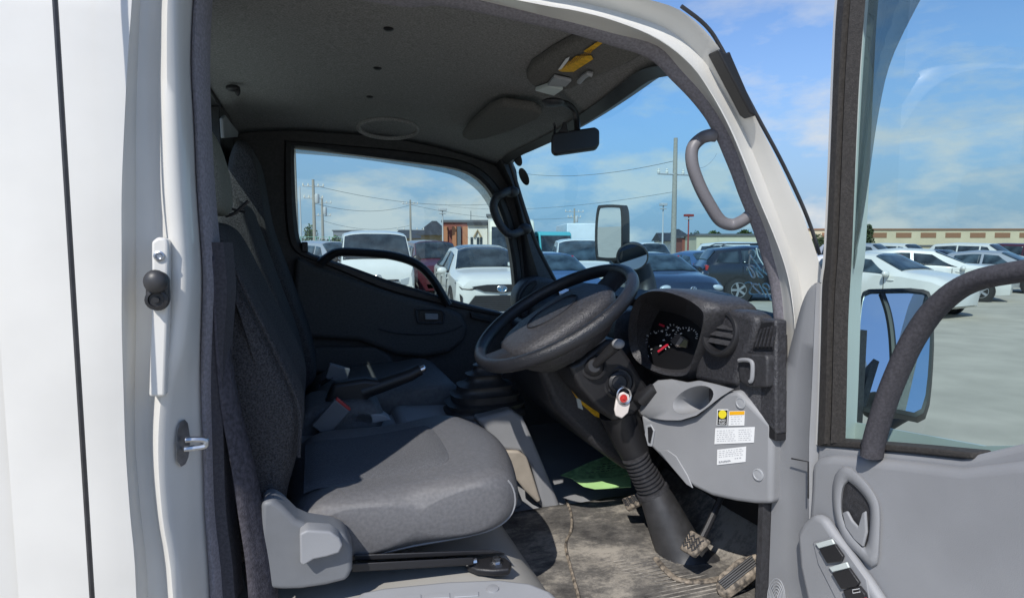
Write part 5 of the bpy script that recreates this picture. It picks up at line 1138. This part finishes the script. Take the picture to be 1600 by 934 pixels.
mk_mpv('white minivan far behind the dark blue hatchback, mostly roof showing', 1012, 30, -.2, 'carwhite')
mk_mpv('white minivan standing behind the black estate car', 1165, 27, .2, 'carwhite')
# --- low hatchbacks
hat = [(0,.55,.28,.45,.64,.45,.70,.73),(.08,.76,.22,.45,.72,.6,.82,.86),(.3,.82,.20,.5,.82,.68,.92,.96),(.85,.825,.20,.5,.90,.70,1.0,1.04),(1.0,.825,.20,.5,.92,.70,1.02,1.06),(1.75,.825,.20,.5,.94,.56,1.38,1.45),(2.5,.825,.20,.5,.95,.57,1.42,1.49),(3.3,.82,.20,.5,.98,.54,1.34,1.40),(3.85,.80,.24,.5,.98,.58,1.06,1.10),(3.95,.72,.3,.5,.85,.5,.9,.93)]
hat_side = [((1.22,3.12),(2.2,3.12),(2.2,3.85),(1.78,3.8)),((2.28,3.12),(3.2,3.15),(3.1,3.82),(2.28,3.85))]
def hat_front(paint, bars=VWB, er=.07, rx=1.0):
    def f(put, sec, L):
        fslab(put, L, 'lower_grille', M['grille'], [(-.5,.40),(.5,.40),(.45,.26),(-.45,.26)], .05, .04)
        for sg in (1, -1):
            c = Vector((sg*.60, .06-L/2, .74)); put(MB().ell(c, .13, .07, .066, M=Matrix.Rotation(sg*.12, 3, 'Y')), 'headlight', M['lamp'])
        emblem(put, L, -.0, .70, er, M['chrome'], rx, bars)
        mirrors(put, L, 1.25, .98, .82, paint)
        fslab(put, L, 'windscreen_sticker', M['redp'], [(.40,1.36),(.52,1.36),(.52,1.40),(.40,1.40)], 1.70, .012)
        fslab(put, L, 'windscreen_sticker', M['pale'], [(-.06,1.14),(.03,1.14),(.03,1.22),(-.06,1.22)], 1.30, .012)
    return f
def mk_hat(label, px, d, rz, pk, **k): return vehicle('parked_hatchback', label, 'car', gpt(px, d), rz, hat, M[pk], (.72, 3.15), (1.03, 1.72, 4.12), hat_side, front=hat_front(M[pk], **k), wr_=.30, glass_m=M['cglass_b'])
mk_hat('dark blue hatchback with round chrome emblem, facing the truck beyond the instrument hood', 1022, 14.6, -.12, 'cardark')
mk_hat('mid blue car behind the dark blue hatchback, its windscreen showing', 1100, 20, -.1, 'carblue', bars=OVB, er=.05)
mk_hat('mid blue hatchback half hidden by the far windscreen pillar', 858, 14.5, -.1, 'carblue', bars=OVB, er=.05)
mk_hat('blue car behind the far row, right of the steering wheel', 1122, 27, .1, 'carblue', bars=OVB, er=.05)
# --- black estate seen from the side
est = [(0,.6,.30,.5,.74,.5,.82,.86),(.1,.82,.26,.5,.84,.68,.95,1.0),(.9,.91,.24,.55,.98,.76,1.08,1.12),(1.25,.91,.24,.55,1.0,.76,1.10,1.14),(2.0,.91,.24,.55,1.03,.64,1.52,1.60),(3.4,.91,.24,.55,1.06,.64,1.58,1.65),(4.3,.90,.24,.55,1.08,.62,1.50,1.56),(4.6,.88,.28,.55,1.08,.66,1.14,1.17),(4.72,.8,.34,.55,.95,.6,1.0,1.03)]
def est_det(put, sec, L):
    for sg in (1, -1):
        put(MB().box((sg*.78-.09, 4.50-L/2, .92), (sg*.78+.09, 4.66-L/2, 1.08)), 'tail_light', M['tail'], bevel=.02)
        put(MB().tube([Vector((sg*.62, 2.2-L/2, 1.66)), Vector((sg*.62, 2.4-L/2, 1.70)), Vector((sg*.62, 4.0-L/2, 1.70)), Vector((sg*.62, 4.2-L/2, 1.62))], .02, 6), 'roof_rail', M['grille'])
        put(MB().ell(Vector((sg*.70, .05-L/2, .80)), .14, .06, .07), 'headlight', M['lamp'])
    mirrors(put, L, 1.5, 1.08, .91, M['carblack'])
est_side = [((1.5,3.12),(2.6,3.12),(2.6,3.85),(2.05,3.8)),((2.68,3.12),(3.6,3.12),(3.6,3.85),(2.68,3.85)),((3.68,3.12),(4.35,3.18),(4.2,3.8),(3.68,3.85))]
vehicle('parked_estate_car', 'black estate car with alloy wheels seen from its side behind the marker writing', 'car', gpt(1212, 18.4), math.pi/2-.38, est, M['carblack'], (.92, 3.7), (1.28, 1.97, 4.1), est_side, rear=(4.32, 4.56, 4.2), front=est_det, wr_=.35)
# --- white cars through the driver door glass
def lowfront(put, sec, L):
    hat_front(M['carwhite'], bars=((-.6,.8,-.5,-.8),(.6,.8,.5,-.8),(-.55,0,.55,0)), er=.06, rx=1.1)(put, sec, L)
    fslab(put, L, 'grille', M['grille'], [(-.40,.70),(.40,.70),(.36,.62),(-.36,.62)], .02, .03)
vehicle('parked_sedan', 'low white car facing the yard, seen through the open driver door window', 'car', gpt(1374, 15.2), .18, [(a, b*1.04, c, d_, e, f_*1.03, g_, h*1.0) for a, b, c, d_, e, f_, g_, h in hat], M['carwhite'], (.72, 3.15), (1.03, 1.72, 4.12), hat_side, front=lowfront, wr_=.31, glass_m=M['cglass_b'])
vehicle('parked_sedan', 'white car with black side windows behind the low white car at the right', 'car', gpt(1440, 19), .75, [(a*1.12, b*1.06, c, d_, e*1.06, f_*1.06, g_*1.06, h*1.06) for a, b, c, d_, e, f_, g_, h in hat], M['carwhite'], (.8, 3.5), (1.17, 1.9, 4.12), [tuple((s*1.12, v) for s, v in q) for q in hat_side], front=hat_front(M['carwhite'], bars=OVB, er=.05), wr_=.31)
mk_mpv('silver minivan in the far row behind the low white car', 1350, 34, .3, 'carsilver')
mk_mpv('white minivan in the far row right of the driver door frame', 1405, 36, .1, 'carwhite')
mk_hat('silver hatchback farthest right, beyond the driver side mirror', 1560, 22, .3, 'carsilver', bars=OVB, er=.05)
mk_mpv('white minivan at the far right end of the row under the factory', 1530, 34, .2, 'carwhite')
mk_mpv('maroon minivan in the far row at the right edge of the picture', 1600, 36, .1, 'carmaroon')
mk_hat('dark blue hatchback in the far row at the right, below the factory', 1475, 32, .2, 'cardark', bars=OVB, er=.05)
# --- trucks and a coach
def boxtruck(label, px, d, rz, cabm, boxm, boxlen=5.0, z1=3.0, cabz=2.3, w=1.05, name='parked_box_truck'):
    r_ = empty(name, gpt(px, d), label, 'truck', 'vehicles parked in the yard', rz)
    def put(mb, nm, m_, **k): o = mb.build(nm, m_, None, W=1, **k); o.parent = r_; return o
    put(MB().slab([Vector((-w*.92, y, z)) for y, z in ((-.9,.5),(-.98,1.2),(-.72,cabz-.1),(-.55,cabz),(.8,cabz),(.8,.5))], (w*1.84, 0, 0)), 'cab', cabm, bevel=.06)
    put(MB().slab([Vector((-w*.84, y, z)) for y, z in ((-1.0,1.25),(-.78,cabz-.22),(-.72,cabz-.22),(-.92,1.25))], (w*1.68, 0, 0)), 'windscreen', M['cglass'])
    for sg in (1, -1): put(MB().slab([Vector((sg*w*.925, y, z)) for y, z in ((-.75,1.3),(-.6,cabz-.25),(.3,cabz-.25),(.3,1.3))], (sg*.01, 0, 0)), 'side_window', M['cglass'])
    put(MB().box((-w, .95, .95), (w, .95+boxlen, z1)), 'cargo_box', boxm, bevel=.04)
    put(MB().box((-w*.9, -.95, .45), (w*.9, .95+boxlen, .9)), 'chassis', M['under'])
    for s_ in (0, .95+boxlen*.7):
        for sg in (1, -1): put(MB().lathe((sg*w*.7, s_, .42), (sg, 0, 0), [(.2, 0), (.42, 0), (.42, .24), (.25, .26)], 20), 'wheel', M['tyre'])
    return r_
teal = mat('teal_paint', (.07,.36,.40), .4); boxw = mat('box_white', (.62,.66,.68), .5, var=.05, vscale=2)
boxtruck('teal cab truck half hidden by the far windscreen pillar', 860, 34, 0, teal, teal, 2.5, 2.45, 2.45)
boxtruck('box truck with a long pale grey cargo box', 890, 40, math.pi-.25, boxw, boxw, 4.5, 2.95, 2.4)
boxtruck('bright teal truck just left of the rectangular mirror', 922, 44, .1, mat('bright_teal_paint', (.04,.42,.50), .4), mat('bright_teal_box', (.05,.45,.52), .4), 2.0, 3.1, 2.9)
co_ = empty('parked_coach', gpt(800, 32), 'cream coach with a large dark windscreen behind the white crossover', 'bus', 'vehicles parked in the yard', -.30)
def cput(mb, nm, m_, **k): o = mb.build(nm, m_, None, W=1, **k); o.parent = co_; return o
cream = mat('cream_paint', (.66,.64,.52), .4, coat=.3)
cput(MB().slab([Vector((-1.2, y, z)) for y, z in ((-.1,.35),(-.22,1.2),(-.05,2.5),(.35,3.0),(.8,3.1),(9,3.1),(9,.35))], (2.4, 0, 0)), 'body', cream, bevel=.12)
cput(MB().slab([Vector((-1.08, y, z)) for y, z in ((-.24,1.25),(-.08,2.5),(.05,2.68),(.1,2.5),(-.1,1.25))], (2.16, 0, 0)), 'windscreen', M['cglass'], bevel=.02)
for k in range(5): cput(MB().box((-1.215, .9+k*1.6, 1.5), (-1.203, 2.35+k*1.6, 2.5)), 'side_window', M['cglass'])
for sg in (1, -1):
    cput(MB().lathe((sg*.95, 1.8, .45), (sg, 0, 0), [(.2, 0), (.45, 0), (.45, .26), (.25, .27)], 20), 'wheel', M['tyre'])
    cput(MB().ell((sg*.85, -.22, .85), .18, .05, .10), 'headlight', M['lamp'])
# ================================================================ buildings
def facing(px, d):     # a frame at that place whose x axis runs across the picture
    return -math.atan2(P(px, 386, d=d).x, P(px, 386, d=d).y+1)*0.6
def building(name, label, px0, px1, d, h, mwall, depth=8, roof='flat', mroof=None, rh=1.5, extra=None, z0=0):
    a, b = P(px0, 386, d=d), P(px1, 386, d=d); ctr = (a+b)/2; w = (b-a).length; rz = math.atan2(b.y-a.y, b.x-a.x)
    r_ = empty(name, (ctr.x, ctr.y, 0), label, 'building', None, rz)
    def put(mb, nm, m_, **k): o = mb.build(nm, m_, None, W=1, **k); o.parent = r_; return o
    put(MB().box((-w/2, 0, 0), (w/2, depth, h)), 'wall', mwall)
    mr = mroof or M['bgrey']
    if roof == 'flat': put(MB().box((-w/2-.2, -.2, h+.002), (w/2+.2, depth+.2, h+.25)), 'roof', mr)
    elif roof == 'hip':
        o_ = .7; q = [(-w/2-o_, -o_, h), (w/2+o_, -o_, h), (w/2+o_, depth+o_, h), (-w/2-o_, depth+o_, h)]; t = [(-w*.12, depth/2, h+rh), (w*.12, depth/2, h+rh)]
        put(MB().add(q+t+[(a_, b_, c_-.15) for a_, b_, c_ in q], [(0,1,5,4),(1,2,5),(2,3,4,5),(3,0,4),(0,1,7,6),(1,2,8,7),(2,3,9,8),(3,0,6,9),(6,7,8,9)]), 'roof', mr, smooth=False)
    elif roof == 'gable':
        q = [(-w/2-.4, -.5, h), (w/2+.4, -.5, h), (w/2+.4, depth+.5, h), (-w/2-.4, depth+.5, h), (-w/2-.4, depth/2, h+rh), (w/2+.4, depth/2, h+rh)]
        put(MB().add(q, [(0,1,5,4),(2,3,4,5),(0,4,3),(1,2,5),(0,3,2,1)]), 'roof', mr, smooth=False)
    if extra: extra(put, w, h)
    return r_
M['bgrey'] = mat('roof_grey', (.10,.105,.115), .8); M['bpale'] = mat('wall_cream', (.52,.47,.33), .9, var=.05, vscale=.4)
M['bwhite'] = mat('wall_white', (.62,.60,.54), .9); M['borange'] = mat('wall_orange', (.36,.15,.07), .8); M['bred'] = mat('wall_red', (.22,.07,.05), .8)
M['bbrown'] = mat('roof_brown', (.24,.13,.075), .85); M['bdarkroof'] = mat('tile_dark', (.035,.038,.045), .7, var=.2, vscale=2); M['btan'] = mat('wall_tan', (.30,.23,.13), .9); M['steel'] = mat('steel_sheet_wall', (.16,.17,.19), .7)
def wins(zs, n_, m_='cglass', h_=.8, fr=.5, x0=-.45, x1=.45, nm='window'):
    def f(put, w, h):
        for z in zs:
            for k in range(n_):
                xa = w*(x0+(x1-x0)*k/n_); xb = xa+w*(x1-x0)/n_*fr; put(MB().box((xa, -.06, z), (xb, .05, z+h_)), nm, M[m_])
    return f
building('warehouse', 'low grey metal warehouse far behind the tall white van', 521, 563, 130, 5.0, M['steel'], 15, extra=wins([2], 5, 'bgrey', 1.5))
building('long_shed', 'long low brown-roofed shed left of the dark-roofed house', 618, 662, 95, 3.0, M['btan'], 10, 'gable', M['bdarkroof'], 1.4, wins([1.2], 5))
building('house', 'tan house with a dark hip roof, between the van and the shop', 658, 690, 85, 3.4, M['btan'], 7, 'hip', M['bdarkroof'], 2.0, wins([1.5], 4))
def shop(put, w, h):
    for xa, xb, m_ in ((-.5,-.40,'borange'),(-.30,-.20,'borange'),(-.18,-.10,'bgrey'),(-.06,.06,'borange')): put(MB().box((w*xa, -.3, 0), (w*xb, -.01, h-.4)), 'pillar', M[m_])
    put(MB().box((w*.06, -.5, 0), (w*.5, -.01, h-.3)), 'shop_front', M['bwhite'])
    for xa in (.12, .26, .33): put(MB().box((w*xa, -.58, .6), (w*(xa+.055), -.51, 2.6)), 'shop_window', M['cglass'])
    put(MB().tube([(w*.20, -.62, 2.6), (w*.28, -.62, 3.3), (w*.36, -.62, 2.6)], .12, 6), 'arch_trim', M['btan'])
    put(MB().box((w*.05, -.8, h-.3), (w*.5, .3, h-.05)), 'canopy', M['bdarkroof'])
building('shop', 'orange and white roadside shop with flat roof behind the white crossover', 693, 762, 62, 4.1, M['bred'], 9, extra=shop)
building('annex', 'white annex with red wall next to the cream coach', 763, 800, 60, 4.6, M['bwhite'], 8, extra=wins([.5], 2, 'bred', 3, .6))
building('cottage', 'small white cottage with dark roof behind the big utility pole', 1036, 1056, 95, 2.6, M['bwhite'], 6, 'gable', M['bdarkroof'], 1.3)
building('house', 'white house with dark grey hip roof right of the big utility pole', 1054, 1078, 88, 2.6, M['bwhite'], 6, 'hip', M['bdarkroof'], 1.7, wins([1.2], 3))
building('red_shed', 'small red shed beside the white house', 1066, 1080, 80, 2.8, M['bred'], 3)
building('storehouse', 'long cream storehouse behind the blue cars', 1088, 1208, 75, 3.0, M['bpale'], 10, extra=wins([.3], 4, 'bgrey', 1.7, .35))
building('factory', 'cream factory with a brown roof edge at the right horizon', 1262, 1690, 110, 4.7, M['bpale'], 14, 'flat', M['bbrown'], extra=wins([3.3], 10, 'bbrown', .9, .62))
building('boundary_wall', 'long low concrete boundary wall along the far edge of the yard', 380, 1850, 100, 1.7, M['bpale'], .4)
# ================================================================ poles, wires, trees
M['pole'] = mat('pole_concrete', (.30,.28,.24), .9, var=.1, vscale=8); M['wire'] = mat('wire', (.10,.12,.13), .6); M['steelp'] = mat('galvanised', (.42,.44,.45), .5)
tops = {}
def pole(px, ytop, d, r, label, arms=(), cat='utility pole', name='utility_pole', m_=None, lean=0, gear=True):
    b = Vector(gpt(px, d)); h = 1.6+(386-ytop)*d/F; r_ = empty(name, b, label, cat, 'poles along the yard')
    def put(mb, nm, mm_): o = mb.build(nm, mm_, None, W=1); o.parent = r_; return o
    put(MB().tube([(0, 0, 0), (lean*.5, 0, h/2), (lean, 0, h)], [r, r*.85, r*.65], 10), 'pole_shaft', m_ or M['pole'])
    for (frac, ln) in arms:
        z = h*frac; put(MB().tube([(-ln, 0, z), (ln, 0, z)], .06, 6), 'cross_arm', M['steelp'])
        for k in (-1, -.5, .5, 1): put(MB().lathe((k*ln*.95, 0, z+.03), (0, 0, 1), [(.07, 0), (.09, .1), (.05, .16), (.07, .22), (.03, .26)], 8), 'insulator', M['bwhite'])
    if gear and arms: put(MB().lathe((.32, 0, h*.72), (0, 0, 1), [(.2, 0), (.24, .1), (.24, .8), (.2, .9)], 12), 'transformer', M['steelp'])
    return b, h
P1 = pole(1052, 219, 34, .17, 'tall weathered utility pole seen through the windscreen, right of the round mirror', ((.74, 1.1),), gear=False)
P2 = pole(492, 282, 60, .20, 'utility pole with crossarms and transformer near the left window edge', ((.92, 1.0), (.78, .9)))
P3 = pole(505, 308, 75, .20, 'second utility pole right of the transformer pole in the left window', ((.9, 1.1), (.7, 1.0)))
P4 = pole(642, 313, 80, .17, 'slim utility pole above the shed left of the dark-roofed house', ((.93, 1.0), (.5, 1.8)), gear=False)
P5 = pole(897, 326, 85, .16, 'distant utility pole left of the rectangular mirror', ((.93, 1.4), (.82, 1.0)))
P6 = pole(464, 215, 40, .16, 'thick tan pole at the left edge of the passenger window', (), gear=False)
pole(471, 292, 44, .07, 'thin white lamp post beside the thick tan pole', (), 'lamp post', 'lamp_post', M['steelp'])
pole(887, 362, 70, .1, 'short pale post left of the distant utility pole', (), 'post', 'post', M['bwhite'])
pole(736, 330, 90, .07, 'thin dark antenna mast behind the shop', (), 'mast', 'mast', M['wire'])
def lamp(px, ytop, d, label, m_, head=.4):
    b, h = pole(px, ytop, d, .09, label, (), 'lamp post', 'lamp_post', m_); r_ = scene.collection.objects[-1].parent
    o = MB().box((-head, -.25, h-.12), (head, .25, h+.12)).build('lamp_head', m_, None, W=1, bevel=.04); o.parent = r_
    o = MB().box((-head*.8, -.2, h*.93-.05), (head*.8, .2, h*.93+.05)).build('lamp_head', M['steelp'], None, W=1, bevel=.03); o.parent = r_
lamp(692, 328, 60, 'white floodlight post in front of the shop', M['steelp'])
lamp(1035, 320, 55, 'pale floodlight post left of the tall weathered pole', M['steelp'], .3)
lamp(1075, 337, 60, 'red post with a dark floodlight head, right of the tall weathered pole', mat('red_post', (.25,.04,.035), .6), .45)
def wire(name, A_, B_, sag, label, r=.018):
    r *= .55
    pts = [Vector(A_).lerp(Vector(B_), i/16)+Vector((0, 0, -sag*4*(i/16)*(1-i/16))) for i in range(17)]
    o = MB().tube(pts, r, 5).build(name, M['wire'], None); tag(o, label, 'power line', 'power lines'); return o
wire('power_line', P(1052, 252, d=34), P(800, 268, d=55), .6, 'dark wire running left from the top of the tall weathered pole', .03)
wire('power_line', P(1052, 300, d=34), P(700, 322, d=60), .6, 'lower wire crossing the windscreen from the tall weathered pole', .022)
wire('power_line', P(491, 290, d=60), P(800, 316, d=75), 1.0, 'upper wire crossing the passenger window', .04)
wire('power_line', P(492, 318, d=60), P(642, 320, d=80), .8, 'wire from the transformer pole to the slim pole, above the van', .04)
wire('power_line', P(505, 345, d=75), P(642, 352, d=80), .8, 'lowest wire just above the tall white van', .04)
wire('power_line', P(642, 320, d=80), P(897, 340, d=85), .9, 'wire between the slim pole and the distant pole', .04)
wire('power_line', P(1075, 262, d=34), P(1120, 240, d=70), .6, 'wire leading right from the crossarm of the tall weathered pole', .022)
# wires and a pole behind the camera side, as the mirrors see them
wire('power_line', (-14, -9, 7.5), (-30, 30, 8), .8, 'wire behind the truck reflected in the driver side mirror', .02)
def leaves(name, label, cat, c, rx, ry, rz_, n_, size, m_, trunk=None):
    r_ = empty(name, (c[0], c[1], 0), label, cat); rnd = random.Random(len(label)); mb = MB()
    lobes = [(rnd.uniform(-.6, .6)*rx, rnd.uniform(-.6, .6)*ry, rnd.uniform(-.4, .6)*rz_) for _ in range(7)]
    for i in range(n_):
        l = rnd.choice(lobes); v = Vector((rnd.gauss(0, 1), rnd.gauss(0, 1), rnd.gauss(0, 1))).normalized()*rnd.random()**.4*.55
        p = Vector((l[0]+v.x*rx, l[1]+v.y*ry, c[2]+l[2]+v.z*rz_)); a = Vector((rnd.uniform(-1,1), rnd.uniform(-1,1), rnd.uniform(-1,1))).normalized()*size; b = a.cross(Vector((rnd.uniform(-1,1), rnd.uniform(-1,1), rnd.uniform(-1,1)))).normalized()*size*.6
        mb.add([p-a, p+b, p+a, p-b], [(0,1,2,3)])
    o = mb.build('crown' if trunk else 'foliage', m_, None, W=1, smooth=False); o.parent = r_
    o = MB().tube([(0, 0, 0), (.05, 0, c[2]*.6), (.0, .05, c[2])], [.14, .1, .05], 8).build('trunk' if trunk else 'stem', M['btan'], None, W=1); o.parent = r_
    return r_
M['leaf'] = mat('leaves', (.07,.11,.03), .7, var=.5, vscale=3); M['leaf2'] = mat('dark_leaves', (.035,.06,.02), .7, var=.5, vscale=3)
def shrub(name, label, cat, px, d, h, w, m_, n_=900, size=.14, trunk=None):
    p = gpt(px, d); leaves(name, label, cat, (p[0], p[1], h*.55), w, w*.7, h*.5, n_, size, m_, trunk)
shrub('bush', 'bright green bush just left of the tall white van', 'bush', 528, 48, 2.5, .9, M['leaf'])
shrub('tree', 'small feathery green tree between two poles at the far left', 'tree', 486, 75, 4.2, .9, M['leaf'], 500, .16, 1)
shrub('bush', 'low bush below the two left utility poles', 'bush', 506, 70, 2.6, 2.2, M['leaf2'])
shrub('bush', 'low green hedge under the thick tan pole', 'bush', 470, 66, 2.3, 1.6, M['leaf'])
shrub('tree', 'dark green tree beside the red shed', 'tree', 1082, 84, 3.6, 1.1, M['leaf2'], 900, .16, 1)
shrub('tree', 'round dark tree left of the driver door frame on the horizon', 'tree', 1276, 90, 3.4, 2.0, M['leaf2'], 1100, .2, 1)
shrub('tree', 'dark conical tree in front of the cream factory', 'tree', 1356, 90, 4.6, 1.2, M['leaf2'], 1000, .18, 1)
shrub('bush', 'low hedge at the foot of the cream factory', 'bush', 1390, 80, 1.9, 3.5, M['leaf'], 1200, .16)
# treetops along the horizon above the cream storehouse
fo = MB(); rnd = random.Random(9)
for i in range(15000):
    px = rnd.uniform(1075, 1215) if i < 5200 else rnd.uniform(1560, 1900); d = rnd.uniform(125, 140); p = P(px, 386, d=d); z = rnd.uniform(.5, 1)*(4.0+.9*math.sin(px*.12)+.7*math.sin(px*.05+1))
    a = Vector((rnd.uniform(-1,1), rnd.uniform(-1,1), rnd.uniform(-1,1))).normalized()*.34; b = a.cross(Vector((.3, .2, 1))).normalized()*.24; q = Vector((p.x, p.y, z)); fo.add([q-a, q+b, q+a, q-b], [(0,1,2,3)])
tw = fo.build('far_wood', M['leaf'], None, smooth=False); tag(tw, 'line of treetops on the horizon behind the long cream buildings', 'wood', kind='stuff')
# green wire fence at the left
fe = empty('fence', gpt(512, 40), 'pale green wire fence with tall posts left of the tall white van', 'fence')
fput = lambda mb, nm, m_: setattr(mb.build(nm, m_, None, W=1), 'parent', fe)
fgreen = mat('fence_green', (.16,.34,.28), .5)
f0 = Vector(gpt(512, 40))
for px in (470, 494, 515, 545, 575):
    q = Vector(gpt(px, 40))-f0; fput(MB().tube([q, q+Vector((0, 0, 2.3))], .045, 6), 'fence_post', fgreen)
qa, qb = Vector(gpt(470, 40))-f0, Vector(gpt(575, 40))-f0; fm_ = MB()
for k in range(5): fm_.tube([qa+Vector((0, 0, .5+k*.44)), qb+Vector((0, 0, .5+k*.44))], .016, 5)
fput(fm_, 'fence_wires', fgreen)

text('MOTOR', P(467, 229, Y=FAR+.028), RT, (0, 0, 1), .022, M['black_ink'], far_door, 'glass_lettering')
gl_ = MB().tube([Vector((P(86, 0, Y=-.137).x, -.137, z)) for z in (.4, 1.2, 2.4)], .003, 6); gl_.build('panel_gap', M['rubber'], truck)
